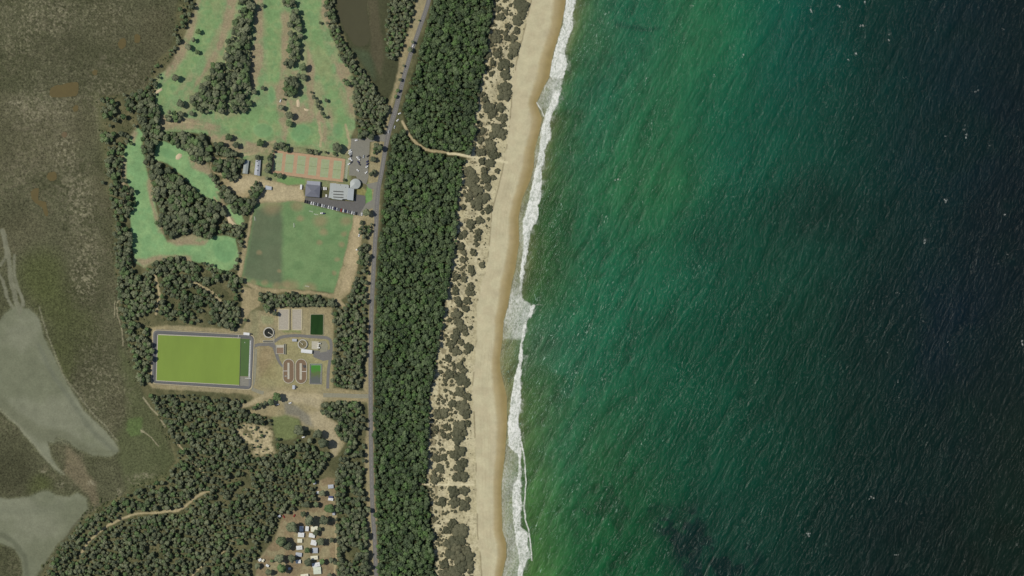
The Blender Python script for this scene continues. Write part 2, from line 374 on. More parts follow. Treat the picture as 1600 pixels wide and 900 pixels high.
# mud flats and creek
mud1 = [(0,500),(8,488),(25,478),(45,482),(62,500),(70,530),(85,560),(105,600),(130,640),(160,670),(180,690),(186,705),(175,713),(145,712),(120,700),(100,685),(88,682),(84,692),(73,690),(80,715),(88,728),(95,740),(84,732),(55,700),(30,670),(8,645),(-40,600),(-40,500)]
mud2 = [(-40,772),(0,778),(20,780),(45,777),(62,769),(74,767),(88,775),(108,776),(122,770),(133,778),(138,795),(125,812),(105,835),(85,855),(70,880),(50,910),(35,905),(33,880),(25,860),(0,849),(-40,850)]
for mdp in (mud1, mud2):
    m_ = area(mdp, 2.6, True); lay(area(mdp, 2, True, .6, 4.0), (94, 96, 72)); lay(m_, (123, 126, 106), 0.16, (112, 116, 95), n_a, K_MUD)
for ln, w in (([(3,360),(12,400),(18,440),(24,470),(30,485)], 8),([(-5,420),(5,440),(12,470),(20,482)], 5),([(22,400),(22,430),(35,470),(30,490)], 4),([(0,415),(8,400),(4,370)], 4),([(22,445),(32,460),(36,476)], 5)):
    lay(stroke(ln, w, 1.5, True, .8), (122, 123, 104), .15, klass=K_MUD)
lay(stroke([(60,540),(75,572),(95,605),(120,640),(150,680),(180,705)], 7, 3, True, .8), (106, 110, 93))
lay(area([(0,620),(25,640),(60,665),(100,672),(140,700),(180,706),(140,711),(110,695),(60,690),(30,668),(0,640)], 6, True, .7), (104, 107, 86))
lay(stroke([(60,480),(80,540),(100,590),(140,640),(185,690)], 2.5, 1, True, .45), (140, 138, 115))
lay(stroke([(0,640),(30,668),(55,698),(80,725),(100,740)], 3, 2, True, .5), (140, 140, 118))
lay(stroke([(0,800),(45,800),(95,790)], 14, 8, True, .35), (108, 112, 94))
lay(stroke([(0,835),(20,845),(38,870),(42,905)], 8, 3, True, .8), (94, 98, 80))
lay(stroke([(72,890),(95,850),(120,815),(150,790),(190,772)], 3, 1.5, True, .7), (86, 86, 68))
# sandy foot tracks along the marsh
for ln, w in (([(205,458),(195,462),(184,470),(183,490),(190,510),(192,540)], 1.6),([(180,470),(179,495)], 1.2),([(225,622),(235,636),(250,652),(258,668)], 2.4),([(220,672),(235,682),(248,696)], 1.5)):
    lay(stroke(ln, w, .7, True, .8), (152, 146, 120))
# lagoon surroundings
lay(area([(522,0),(500,-40),(640,-40),(612,0),(603,40),(604,90),(625,92),(625,120),(610,150),(605,160),(594,150),(583,130),(560,92),(540,62),(528,30)], 2), (78, 80, 58), .3, (70, 73, 52), n_a, K_MARSH)
lay(area([(550,75),(575,80),(585,100),(585,125),(570,105)], 6, True, .8), (72, 84, 62))
lay(area([(574,0),(590,0),(600,90),(595,120),(580,90),(578,60)], 4, True, .6), (92, 86, 68))
# the golf course
golf = [(310,-60),(505,-60),(507,0),(515,45),(532,90),(548,108),(553,150),(556,200),(548,214),(545,240),(525,243),(500,236),(430,226),(412,240),(404,262),(390,262),(372,245),(352,236),(333,222),(328,212),(290,206),(250,206),(243,190),(243,152),(240,124),(250,116),(264,108),(280,85),(290,50),(305,20)]
g_m = area(golf, 2)
lay(g_m, (118, 144, 101), 0.24, (138, 144, 107), n_b, K_FAIR)
west_fw = [(215,198),(224,208),(222,230),(226,250),(232,275),(240,300),(245,330),(250,360),(262,378),(300,368),(325,374),(336,368),(350,368),(368,372),(373,395),(370,412),(358,424),(340,422),(318,412),(286,402),(262,400),(244,408),(225,418),(212,410),(206,385),(205,355),(202,330),(210,310),(200,288),(191,262),(196,230),(206,212)]
hole_fw = [(243,222),(256,220),(280,228),(298,240),(303,254),(325,258),(330,275),(340,290),(350,308),(345,315),(330,312),(316,305),(300,290),(290,278),(270,262),(252,252),(241,250)]
hole_gr = [(352,322),(362,318),(372,330),(381,345),(377,352),(368,350),(360,340)]
for p_ in (west_fw, hole_fw, hole_gr): lay(area(p_, 2), (120, 156, 108), 0.15, (130, 162, 112), n_b, K_FAIR)
# dry rough
dry = [
 [(308,0),(325,-20),(318,20),(300,60),(285,90),(270,118),(254,130),(262,104),(280,75),(295,40)],
 [(357,-20),(374,-20),(366,25),(350,70),(335,98),(318,118),(298,145),(320,105),(338,72),(350,30)],
 [(396,-20),(412,-20),(411,50),(412,90),(404,120),(398,142),(392,150),(391,100),(397,60)],
 [(438,20),(452,20),(452,100),(444,110),(440,125),(443,160),(436,160),(438,110),(440,60)],
 [(500,-20),(510,-20),(518,45),(510,40),(502,20)],
 [(522,96),(538,98),(550,115),(553,160),(555,185),(545,175),(540,140),(526,115)],
 [(440,112),(452,120),(450,150),(446,168),(452,200),(448,222),(438,215),(434,175),(430,150),(432,128)],
 [(250,178),(300,186),(345,196),(345,206),(300,202),(250,204)],
 [(326,206),(365,212),(395,222),(425,220),(430,228),(400,240),(370,240),(350,228),(330,222)],
 [(232,272),(238,290),(242,320),(248,345),(258,368),(246,362),(236,320),(230,290)],
 [(205,210),(214,196),(216,208),(210,225)],[(190,240),(197,250),(196,275),(205,300),(200,330),(188,300)],
 [(262,376),(300,366),(326,375),(318,382),(275,384)],[(210,405),(225,418),(245,408),(262,402),(300,408),(298,400),(250,398),(222,404)],
 [(485,40),(480,80),(478,130),(485,185),(492,190),(490,130),(492,90)],[(510,110),(520,140),(514,180),(522,215),(532,215),(525,160),(520,118)],
 [(295,246),(325,256),(334,276),(318,270),(300,262)],[(345,300),(352,318),(366,345),(358,348),(344,322),(338,300)],
 [(500,170),(512,200),(508,225),(498,215),(492,185)],[(352,345),(362,342),(372,356),(364,358)],
 [(455,110),(466,110),(466,130),(456,130)],[(452,155),(475,160),(490,190),(470,200),(455,190)]]
for p_ in dry: lay(area(p_, 3.0, True, .95) * np.clip(ss(n_b, .25, .55) + .5, 0, 1), (152, 139, 113), .3, (142, 134, 106), n_c)
# bright mown strips
for p_ in ([(316,-20),(350,-20),(345,30),(325,75),(300,110),(272,145),(248,170),(243,150),(262,125),(290,90),(305,50)],
           [(415,-20),(440,-20),(438,60),(438,110),(434,130),(418,130),(416,60)],
           [(470,-20),(498,-20),(500,40),(512,90),(530,150),(545,190),(540,230),(525,215),(515,160),(495,110),(478,60)],
           [(400,170),(430,165),(440,200),(425,220),(400,222),(360,208),(345,190)],[(450,200),(480,190),(505,195),(500,222),(470,230),(448,218)]):
    lay(area(p_, 5, True, .75), (116, 148, 98), .14, (134, 157, 106), n_b); lay(area(p_, 4, True, .5) * ss(n_b, .52, .66), (92, 136, 92)); lay(area(p_, 4, True, .45) * ss(n_a, .56, .68), (144, 146, 106))
def ell(cx, cy, rx, ry, a=0.0):
    return [(cx + rx * math.cos(t) * math.cos(a) - ry * math.sin(t) * math.sin(a), cy + rx * math.cos(t) * math.sin(a) + ry * math.sin(t) * math.cos(a)) for t in np.linspace(0, 2 * math.pi, 20, endpoint=False)]
for e in (ell(424,148,5,13),ell(411,204,15,11),ell(470,208,16,13,-.4),ell(338,382,6,12,.3),ell(352,392,18,18),ell(528,205,8,12),ell(263,240,14,8,.4)):
    lay(area(e, 1.6, False, .7), (108, 148, 102), .06)
    d = np.abs(sdist(NX1, NY1, e)); lay((1 - ss(d, .8, 2.4)) * .22, (134, 168, 116))
# sand tracks on the course
for ln, w in (([(262,192),(290,191),(316,195)], 2.2),([(330,245),(345,247),(360,247),(372,246),(388,242),(398,240)], 2.4),([(330,246),(329,262),(335,268),(345,272),(352,262),(362,264)], 1.8),([(430,222),(418,228),(411,240),(408,262),(410,275),(420,282)], 5.0),
              ([(541,195),(544,212),(546,226),(541,238)], 4),([(352,70),(352,110),(355,140),(356,172)], 2),([(347,98),(352,108),(350,125)], 1.5),([(345,270),(355,285),(370,300)], 3),([(498,190),(502,215),(500,228)], 4),
              ([(374,232),(378,242),(400,240)], 2),([(335,308),(343,320),(352,335)], 3)):
    lay(stroke(ln, w, 1, True, .85), (164, 152, 120))
lay(area([(406,226),(430,224),(500,236),(545,243),(549,262),(546,292),(478,292),(424,282),(400,276),(386,262),(392,250),(404,244)], 3), (144, 137, 106), .3, (126, 134, 96), n_b)
# playing field
field = [(398,320),(415,317),(440,316),(460,314),(476,318),(500,323),(530,331),(552,337),(549,360),(541,390),(531,430),(521,459),(500,455),(470,452),(430,450),(410,448),(378,438),(380,424),(387,385),(393,350)]
fm_ = area(field, 1.8)
lay(fm_, (104, 132, 89), .14, (112, 138, 94), n_b, K_FIELD)
dk = area([(399,326),(440,322),(442,360),(440,400),(441,446),(380,434),(388,385),(394,350)], 5)
lay(dk * fm_, (92, 106, 80), .12, (98, 110, 84), n_a)
for (cx, cy, r) in ((425,322,22),(436,424,5),(414,442,7),(446,444,9),(432,447,10),(465,322,14),(540,345,12),(537,365,7),(533,382,7),(527,405,6),(522,427,6),(455,448,18),(485,452,15),(500,380,7),(500,345,16),(470,342,8),(405,395,6),(382,436,6),(395,443,10),(505,362,10)):
    dd = np.hypot(NX - cx, (NY - cy) * 1.2); lay((1 - ss(dd, r * .25, r * 1.1)) * .65 * fm_, (142, 128, 98))
# bare earth: surrounds of the sports club, the works and clearings
EAST=[(672,-30),(676,0),(668,35),(656,75),(647,110),(637,140),(628,172),(633,190),(626,205),(611,214),(604,260),(597,330),(590,420),(586,500),(584,600),(584,700),(587,800),(592,930),(684,930),(680,880),(676,835),(670,780),(667,750),(670,700),(671,650),(674,600),(681,570),(688,530),(695,490),(700,450),(708,410),(714,378),(714,340),(720,300),(724,262),(738,235),(744,190),(750,150),(757,110),(764,70),(768,40),(773,0),(778,-30)]
lay(area(EAST, 3), (62, 66, 42), .3, (50, 56, 36), n_b)
dirt = [
 [(385,268),(397,274),(415,276),(432,284),(448,289),(475,291),(478,318),(462,314),(440,316),(415,317),(398,320),(392,345),(386,385),(380,424),(376,436),(371,430),(376,405),(383,370),(388,345),(396,318),(398,296),(385,310),(372,306),(355,292),(345,282),(352,278),(372,278)],
 [(552,337),(575,334),(572,352),(562,380),(560,412),(556,435),(546,456),(532,470),(545,482),(538,486),(520,466),(500,462),(440,455),(432,458),(405,456),(378,440),(376,436),(410,449),(470,453),(521,460),(531,430),(541,390),(549,360)],
 [(378,448),(400,452),(412,458),(404,478),(392,486),(384,500),(374,512),(378,490)],
 [(236,512),(262,508),(300,510),(345,514),(380,513),(392,490),(402,486),(428,486),(434,480),(520,480),(522,520),(520,560),(519,606),(575,612),(575,628),(500,628),(498,640),(512,652),(527,660),(523,672),(530,685),(538,692),(528,712),(520,716),(515,706),(508,690),(498,682),(490,672),(475,672),(470,655),(450,650),(430,652),(410,650),(388,645),(398,632),(384,632),(398,622),(390,616),(300,611),(238,606),(232,598),(236,560)],
 [(552,480),(566,470),(576,480),(574,520),(572,560),(568,606),(576,640),(570,700),(572,760),(572,850),(578,905),(592,905),(590,840),(585,760),(583,640),(583,480),(588,400),(594,300),(600,240),(610,180),(640,80),(672,0),(660,-20),(650,0),(640,40),(625,88),(614,150),(606,170),(600,215),(580,222),(575,280),(572,330),(576,380),(574,440)],
 [(498,752),(512,745),(524,748),(526,800),(526,840),(528,905),(398,905),(400,884),(412,865),(428,845),(438,815),(442,802),(460,796),(480,796),(496,785)]]
for i, p_ in enumerate(dirt):
    lay(area(p_, 2), (158, 146, 114) if i in (0, 1, 2) else (144, 136, 106), .3, (148, 138, 106) if i != 5 else (132, 118, 92), n_b, K_GROUND)
lay(area([(390,275),(412,282),(470,294),(472,312),(400,316),(392,308),(398,294),(372,300),(355,290)], 5, True, .8), (178, 166, 134), .25)
lay(area([(420,627),(440,615),(500,617),(505,628),(498,636),(512,652),(528,662),(522,675),(532,690),(524,712),(515,700),(500,672),(480,660),(470,650),(500,640),(470,628)], 4, True, .8), (166, 156, 128), .3)
lay(stroke([(375,636),(392,630),(412,618),(430,614),(470,616),(505,620)], 7, 2, True, .8), (166, 155, 124), .25)
lay(area([(553,337),(568,338),(562,380),(557,420),(545,452),(530,462),(540,425),(550,380)], 3, True, .8), (170, 156, 124), .3)
lay(area([(443,630),(465,634),(482,648),(490,668),(478,664),(466,652),(446,648)], 4, True, .85), (122, 120, 108), .3)
lay(area([(425,652),(445,648),(468,656),(472,678),(460,686),(432,688),(428,672)], 3, True, .85), (112, 122, 80), .3)
lay(area([(378,664),(392,662),(425,668),(425,690),(432,712),(396,712),(388,695),(375,685),(370,672)], 5, True, .9) * ss(n_c + .1, .35, .6), (178, 166, 132), .5)
lay(area([(415,540),(428,545),(432,562),(432,590),(405,592),(405,550)], 5, True, .4), (140, 122, 92))
lay(area([(405,560),(424,565),(424,590),(407,590)], 3, True, .5), (128, 116, 86))
lay(area([(392,486),(405,486),(404,520),(398,535),(390,525)], 4, True, .6), (120, 122, 92))
lay(area([(408,495),(428,495),(426,506),(410,506)], 3, True, .6), (138, 146, 108), .5)
lay(area([(440,515),(470,516),(470,521),(445,520)], 2, True, .7), (120, 134, 84))
lay(area([(426,535),(520,528),(518,604),(405,604),(404,592),(430,560)], 8, True, .35), (140, 142, 96))
lay(area([(478,281),(448,276),(434,274),(434,284),(448,288),(476,289)], 1.5, True, .95), (112, 144, 90), .2, klass=K_FIELD)
lay(area([(555,290),(562,288),(575,300),(572,306),(556,304)], 1.5, True, .9), (138, 134, 86), .4)
lay(area([(575,286),(581,292),(580,322),(571,322),(571,305)], 1.2, True, .95), (106, 146, 86), .2)
lay(area([(585,60),(560,260),(583,600),(590,600),(600,260),(640,100)], 1, True, 0), (150, 145, 110))
# sandy tracks in the southern woods
for ln, w in (([(125,866),(135,850),(150,836),(168,822),(190,810),(215,802),(235,801)], 3.2),([(235,801),(255,800),(278,799),(290,792),(300,780),(318,770),(326,768)], 4),([(300,900),(308,890),(318,884)], 3),([(630,190),(640,212),(652,226),(665,234)], 4),
              ([(665,234),(690,238),(715,241),(735,245),(760,248),(790,252)], 4.2),([(652,756),(668,757),(740,757.5)], 2.2),([(524,790),(524,905)], 2.2),([(335,880),(360,850),(380,830)], 2),([(275,690),(300,720),(330,750)], 2),([(300,440),(330,455),(345,470)], 4),([(242,430),(250,460),(244,490)], 3.5)):
    lay(stroke(ln, w, .8, True, .9), (172, 160, 126), .25)
# dunes and beach
sx = shore(NY1); dd_ = sx - NX1
foot = [(-60,832),(0,830),(20,825),(60,816),(100,806),(130,800),(170,798),(210,794),(250,788),(290,779),(330,768),(370,765),(420,760),(440,752),(480,745),(540,744),(600,738),(660,741),(720,743),(780,744),(840,746),(870,750),(900,752),(960,754)]
fx = np.interp(GY, [a for a, b in foot], [b for a, b in foot])
east_f = [(-60,782),(0,772),(40,767),(70,762),(110,755),(150,748),(190,742),(235,736),(262,722),(300,716),(340,712),(380,708),(420,700),(450,696),(490,694),(530,688),(570,680),(600,674),(650,671),(700,668),(750,668),(780,672),(840,678),(900,682),(960,684)]
ex = np.interp(GY, [a for a, b in east_f], [b for a, b in east_f])
dune_m = ss(NX - ex, -3, 3)
lay(dune_m, (182, 174, 140), .28, (192, 184, 151), n_b, K_DUNE)
lay(dune_m * ss(fbm(GX, GY, 5, 61, 3), .5, .66) * (1 - ss(NX - ex, 10, 40)) * .7, (112, 104, 78), .5)
lay(dune_m * ss(fbm(GX, GY, 3.5, 62, 2), .62, .72) * .4, (118, 110, 84))
beach = ss(NX1 - fx, -1, 1.5)
lay(beach, (191, 184, 152), .08, (187, 178, 147), n_b, K_BEACH)
t_ = np.clip((GX - fx) / np.maximum(shore(GY) - fx, 1), 0, 1.2)
lay(beach * ss(t_ + .16 * (fbm(GX * 0, GY, 70, 63, 3) - .5) + .05 * (n_c - .5), .60, .74) * .75, (160, 144, 104), .05)
lay(beach * ss(t_ + .16 * (fbm(GX * 0, GY, 70, 63, 3) - .5) + .03 * (n_c - .5), .70, .95) * .75, (140, 124, 78), .03)
lay(stroke([(b + .5, a) for a, b in foot[1:-1]], 1.6, .8, False, 1.0) * ss(fbm(GX * 0, GY, 20, 64, 3), .42, .52) * .8, (120, 110, 84))
for ln, w in (([(700,240),(715,241),(735,245),(760,248),(776,250),(792,254)], 3.6),([(664,757),(740,757.5)], 2.6),([(690,222),(700,236)], 2)):
    lay(stroke(ln, w, .8, False, .95), (206, 198, 164), .15)
for off in (10, 15, 21, 24): lay(np.clip(1 - np.abs(GX - fx - off) / .9, 0, 1) * .22 * (GY > 250) * ss(fbm(GX * 0, GY, 40, 66, 3), .3, .6), (150, 138, 108))
# excess blotches everywhere inland for a natural look
inland = (cls == K_GROUND) | (cls == K_FAIR)
col *= (1 + 0.14 * (n_c - .5) * 2 * inland)[..., None]

def grid_mesh(name, GXs, GYs, Z, attrs, facemask, m, label=None):
    nx, ny = GXs.shape
    idx = np.arange(nx * ny).reshape(nx, ny)
    q = np.stack([idx[:-1, :-1], idx[:-1, 1:], idx[1:, 1:], idx[1:, :-1]], -1)     # counter-clockwise seen from above (y flips)
    q = q[facemask].reshape(-1, 4)
    used, inv = np.unique(q, return_inverse=True); q = inv.reshape(-1, 4)
    co = np.stack([(GXs - 800) * S, (450 - GYs) * S, Z], -1).reshape(-1, 3)[used]
    me = bpy.data.meshes.new(name); me.vertices.add(len(used)); me.vertices.foreach_set('co', co.astype(np.float32).ravel())
    me.loops.add(q.size); me.loops.foreach_set('vertex_index', q.astype(np.int32).ravel())
    me.polygons.add(len(q)); me.polygons.foreach_set('loop_start', np.arange(0, q.size, 4, dtype=np.int32))
    me.polygons.foreach_set('use_smooth', np.ones(len(q), bool))
    me.update(calc_edges=True)
    for an, (dt, arr) in attrs.items():
        a = me.attributes.new(an, dt, 'POINT')
        if dt == 'FLOAT_COLOR':
            c4 = np.ones((len(used), 4), np.float32); c4[:, :3] = arr.reshape(-1, 3)[used]; a.data.foreach_set('color', c4.ravel())
        else: a.data.foreach_set('value', arr.reshape(-1)[used].astype(np.float32))
    me.materials.append(m); o = link(name, me); tag(o, kind='structure'); return o
Z = land_height(GX, GY)
fcls = cls[:-1, :-1]
names = {K_GROUND: 'ground', K_MARSH: 'salt_marsh', K_MUD: 'mud_flat', K_BEACH: 'beach', K_DUNE: 'dune_sand', K_FAIR: 'fairway', K_FIELD: 'sports_field'}
for k, nm in names.items():
    grid_mesh(nm, GX, GY, Z, {'surface_colour': ('FLOAT_COLOR', col), 'speckle': ('FLOAT', spk)}, fcls == k, M_ground)
def hz(px, py):
    return float(land_height(np.array([float(px)]), np.array([float(py)]))[0])

# ------------------------------------------------------------------ the sea
sxs = axis(770, 1630, 1.25, OUTS, False, True); sys_ = axis(-30, 930, 1.25, OUTS, True, True)
SX, SY = np.meshgrid(sxs, sys_, indexing='ij')
pts = np.array([
(905,20,80,110,70),(925,60,70,112,68),(950,20,40,105,74),(1000,60,30,94,70),(1000,25,38,102,74),(1070,50,60,114,72),(1040,130,54,111,70),(1020,190,54,110,68),(1000,240,52,108,66),(1110,20,48,110,74),(1150,40,30,105,72),(1200,30,20,92,76),(1250,60,18,78,68),(1300,30,16,64,58),(1350,30,16,56,48),(1400,40,17,46,44),(1450,50,18,40,45),(1520,50,20,36,42),(1590,60,24,34,36),
(880,180,72,108,62),(905,150,45,104,70),(860,250,70,104,58),(900,230,40,98,68),(950,150,28,95,72),(960,220,36,102,70),(980,300,48,106,66),(1000,330,46,102,62),(1060,200,30,100,70),(1100,150,26,96,70),(1150,200,20,86,66),(1200,200,18,80,62),(1250,150,17,74,62),(1300,200,18,66,54),(1350,200,15,54,48),(1400,180,15,46,45),(1450,230,16,38,43),(1500,200,17,35,42),(1590,220,20,30,36),
(850,380,62,94,50),(870,350,55,92,50),(860,440,62,96,52),(900,380,35,94,62),(900,450,40,96,58),(950,380,30,100,68),(950,460,28,100,70),(1020,400,24,90,64),(1100,380,18,78,58),(1180,400,16,70,52),(1250,380,16,62,50),(1320,350,16,54,46),(1400,350,16,44,42),(1450,400,17,38,40),(1550,400,18,30,36),(1590,380,22,30,34),
(840,560,78,106,72),(835,620,84,112,62),(870,560,45,100,70),(900,520,38,100,70),(900,600,42,105,75),(950,550,30,95,66),(990,620,26,88,60),(1050,550,15,79,56),(1150,550,12,68,50),(1250,550,12,56,43),(1350,550,14,43,39),(1420,520,15,34,38),(1480,500,17,30,42),(1570,550,22,34,33),
(835,700,84,114,60),(870,680,42,105,74),(900,720,40,102,68),(930,680,48,98,58),(960,720,38,90,52),(1000,700,22,78,52),(1050,680,15,76,54),(1100,700,12,71,51),(1200,700,11,61,46),(1280,680,12,50,40),(1350,700,13,40,35),(1430,700,15,34,34),(1500,700,18,33,32),(1590,720,28,38,32),
(845,800,80,116,56),(840,870,82,118,54),(870,780,52,110,68),(870,860,50,112,62),(910,800,36,96,56),(920,860,24,84,46),(960,800,30,86,48),(980,870,20,86,48),(1010,780,22,78,48),(1060,830,13,52,42),(1130,790,12,66,50),(1170,830,12,62,48),(1230,800,12,52,42),(1230,870,11,46,38),(1290,850,12,36,33),(1350,800,13,34,33),(1420,850,16,30,29),(1500,850,20,32,28),(1590,850,26,34,26)], float)
LC = np.array([T(*p[2:5], k=1.0) for p in pts])
num = np.zeros(SX.shape + (3,)); den = np.zeros(SX.shape)
wx = SX + 26 * (fbm(SX, SY, 60, 71, 4) - .5); wy = SY + 26 * (fbm(SX, SY, 60, 72, 4) - .5)
for p, c in zip(pts, LC):
    s_ = 26 if p[0] < 930 else 48
    w = np.exp(-((wx - p[0]) ** 2 + ((wy - p[1]) * (.7 if p[0] < 930 else 1)) ** 2) / (2 * s_ ** 2)) + 1e-9 / (1 + ((wx - p[0]) ** 2 + (wy - p[1]) ** 2) / 1e4)
    num += w[..., None] * c; den += w
scol = num / den[..., None]
def slay(m, c):
    global scol
    scol = scol * (1 - m[..., None]) + np.array(T(*c, k=1.0)) * m[..., None]
# dark reef and weed on the bottom
def sarea(poly, soft, power): return ss(sdist(wx, wy, poly, 40), -soft, soft) * power
slay(sarea([(1005,800),(1030,790),(1060,795),(1090,785),(1105,815),(1125,850),(1150,862),(1175,850),(1190,870),(1210,920),(1040,930),(1055,880),(1020,830)], 12, .85) * np.clip(ss(fbm(SX, SY, 22, 73, 4), .38, .55), .25, 1), (12, 36, 36))
slay(sarea([(940,745),(990,740),(1010,790),(1000,850),(960,930),(880,930),(905,860),(890,800)], 18, .7) * ss(fbm(SX, SY, 26, 74, 4), .46, .6), (22, 62, 38))
slay(sarea([(958,24),(985,32),(1010,38),(1035,36),(1030,42),(1000,44),(970,36),(956,30)], 4, .55), (20, 62, 48))
slay(ss(fbm(SX, SY, 40, 75, 3), .55, .68) * ss(-SX, -1000, -860) * .45, (46, 84, 44))
slay(ss(fbm(SX, SY, 120, 76, 3), .52, .68) * ss(SX, 1150, 1300) * .35, (16, 40, 34))
# shallow sandy water over the bar, seen through the swash
d_sh = SX - shore(SY)
slay((1 - ss(d_sh, 24, 52 + 24 * (fbm(SX, SY, 26, 78, 3) - .5))) * .6, (80, 102, 56))
slay((1 - ss(d_sh + 6 * (fbm(SX, SY, 12, 77, 3) - .5), 6, 34)) * .85, (128, 128, 82))
slay((1 - ss(d_sh, 0, 9)) * .8, (146, 136, 96))
nr = np.interp(d_sh, [20, 50, 120, 230, 420], [1.0, .9, .55, .25, 0.0])[..., None]
scol = scol * (np.array([0.44, 0.68, 0.66]) * (1 - nr) + np.array([0.62, 0.68, 0.72]) * nr)
foam = np.zeros(SX.shape)
fy = [f[0] for f in FB]
wv = 3.5 * (fbm(SX, SY, 8, 81, 3) - .5); wv2 = 11 * (fbm(SX, SY, 15, 82, 5, .6) - .5)
l_ = np.interp(SY, fy, [f[1] for f in FB]); r_ = np.interp(SY, fy, [f[2] for f in FB]) - 1.5 * ss(np.interp(SY, fy, [f[2] - f[1] for f in FB]), 8, 14); st = np.interp(SY, fy, [f[3] for f in FB])
band = ss(SX - l_ + wv, -1.2, 1.2) * (1 - ss(SX - r_ + wv2, -2.2, 2.0))
foam = np.maximum(foam, band * st)
swash = ss(d_sh + wv * .6, -.5, 1.5) * (1 - ss(SX - r_ + wv2, -3, 2)) * np.clip(.30 + .42 * (fbm(SX, SY, 35, 83, 3)), 0, .55)
wmod = np.interp(SY, [0,110,125,165,180,225,240,300,340,355,440,470,480,528,532,570,660,700,735,755,800,850,900], [0,.2,1.05,1.05,.4,.7,.9,.6,.8,.9,1.0,1.15,1.1,1.05,.5,.45,.2,.8,.9,.95,.8,.9,.9])
foam = np.maximum(foam, swash * wmod)
halo = ss(SX - r_ + wv2, -3, 0) * (1 - ss(SX - r_ + wv2, 1, 9 + 10 * fbm(SX, SY, 30, 86, 3))) * st
foam = np.maximum(foam, halo * .42 * ss(fbm(SX, SY, 7, 87, 4), .38, .62))
def fline(line, w, s_):
    d = ldist(SX + wv * .5, SY, line, 20); return ss(w / 2 - d, -.9, .9) * s_
for ln, w, s_ in (([(815,690),(820,720),(822,755),(819,790),(821,812),(826,828),(829,850),(831,876)], 2.2, .85),([(814,700),(811,735),(810,757)], 3, 1.0),([(838,160),(846,172),(850,182)], 2.6, .7),
                  ([(785,755),(784,790),(785,830),(786,826)], 1.0, .5),([(787,500),(786,532)], 1.2, .6),([(834,478),(839,476),(848,477)], 1.3, .6),([(787,646),(790,654)], 2.0, .6),([(791,884),(793,868)], 1.4, .6),
                  ([(869,148),(866,165),(860,178)], 5, .95),([(808,345),(800,410)], .6, .25),([(834,478),(828,494)], 4.5, 1.0),([(833,450),(835,470)], 1.2, .35),([(812,690),(818,676)], 1.5, .6)):
    foam = np.maximum(foam, fline(ln, w, s_))
# second, broken crests off the beach
crest = np.zeros(SX.shape)
for ln in ([(914,15),(902,38),(894,60)],[(945,20),(930,60),(918,75),(900,105),(890,135)],[(960,40),(940,85),(915,120)],[(1020,115),(1010,130),(1000,150),(990,168)],[(885,330),(870,370),(862,395),(850,430)],[(870,500),(855,545),(846,575),(840,600),(830,640),(824,665)],[(865,520),(850,560)],[(884,560),(866,585)],[(900,120),(885,170),(872,200)],[(880,345),(860,390),(845,440),(835,470)],[(845,625),(832,655)],[(890,290),(865,350)],[(1070,88),(1050,120)]):
    crest = np.maximum(crest, fline(ln, 5.5, 1.0) * ss(fbm(SX, SY, 11, 84, 3), .34, .56))
rc = np.random.default_rng(3)
caps = [(1082,9,2.2,1.6),(1350,40,2.4,1.2),(1347,39,1.4,1.4),(1390,54,1.8,1.4),(1390,61,1.4,2.6),(1326,95,1.4,3.2),(1338,84,2.6,1.8),(1115,117,1.7,1.7),(1310,10,3,1.5),(1352,4,1.5,2.6),(1512,210,2,3),(1507,200,1.6,3),(1480,313,2.6,1.8),(1402,458,1.8,1.2),(1263,835,3.4,1.4),(1361,778,3.2,1.5),(1404,596,1.5,1.5),(1404,620,1.2,1.2),(1482,534,1,1),(1524,141,2.4,2),(1568,44,1.4,1.4),(1593,170,1.4,1.4),(1598,536,2.2,3.0),(1446,380,1.4,3.2),(1575,397,1.4,1.4),(1560,410,2,1.4),(1591,213,1.4,1.4),(1570,335,1.4,1.4),(1548,226,1.4,1.8),(1401,867,2.4,1.4),(1590,852,2.2,1.4),(1388,550,2,1.2),(967,281,4,1.2),(1009,125,1.6,2.4),(1160,86,2,2),(1269,14,1.4,3),(1268,44,2,1.6),(1450,692,1,1),(1416,122,1.4,1.4),(1478,212,1.4,1.4)]
for (cx, cy, rx, ry) in caps:
    for k in range(4):
        ox, oy = rc.normal() * rx * .8, rc.normal() * ry * .9; a = rc.normal() * .5 + .35; rr1 = rx * (.2 + .35 * rc.random()); rr2 = max(ry, rx * .6) * (.4 + .6 * rc.random())
        u = (SX - cx - ox) * math.cos(a) + (SY - cy - oy) * math.sin(a); v = -(SX - cx - ox) * math.sin(a) + (SY - cy - oy) * math.cos(a)
        foam = np.maximum(foam, np.exp(-((u / rr1) ** 2 + (v / rr2) ** 2) * .9) * (.5 + .4 * rc.random()))
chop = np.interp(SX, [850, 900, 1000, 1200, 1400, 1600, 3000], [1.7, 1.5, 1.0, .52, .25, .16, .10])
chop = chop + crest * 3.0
ZS = 0.22 * (fbm(SX * .8 + SY * .45, SY * .2 - SX * .3, 14, 90, 3) - .5) * ss(d_sh, 5, 40) + 0.35 * foam * (foam > .5) * ss(d_sh, 2, 8)
ZS = np.where((SX > 1640) | (SY < -40) | (SY > 940), 0, ZS)
sea = grid_mesh('sea', SX, SY, ZS, {'surface_colour': ('FLOAT_COLOR', scol), 'foam': ('FLOAT', foam), 'chop': ('FLOAT', chop)}, np.ones((SX.shape[0] - 1, SX.shape[1] - 1), bool), M_sea)
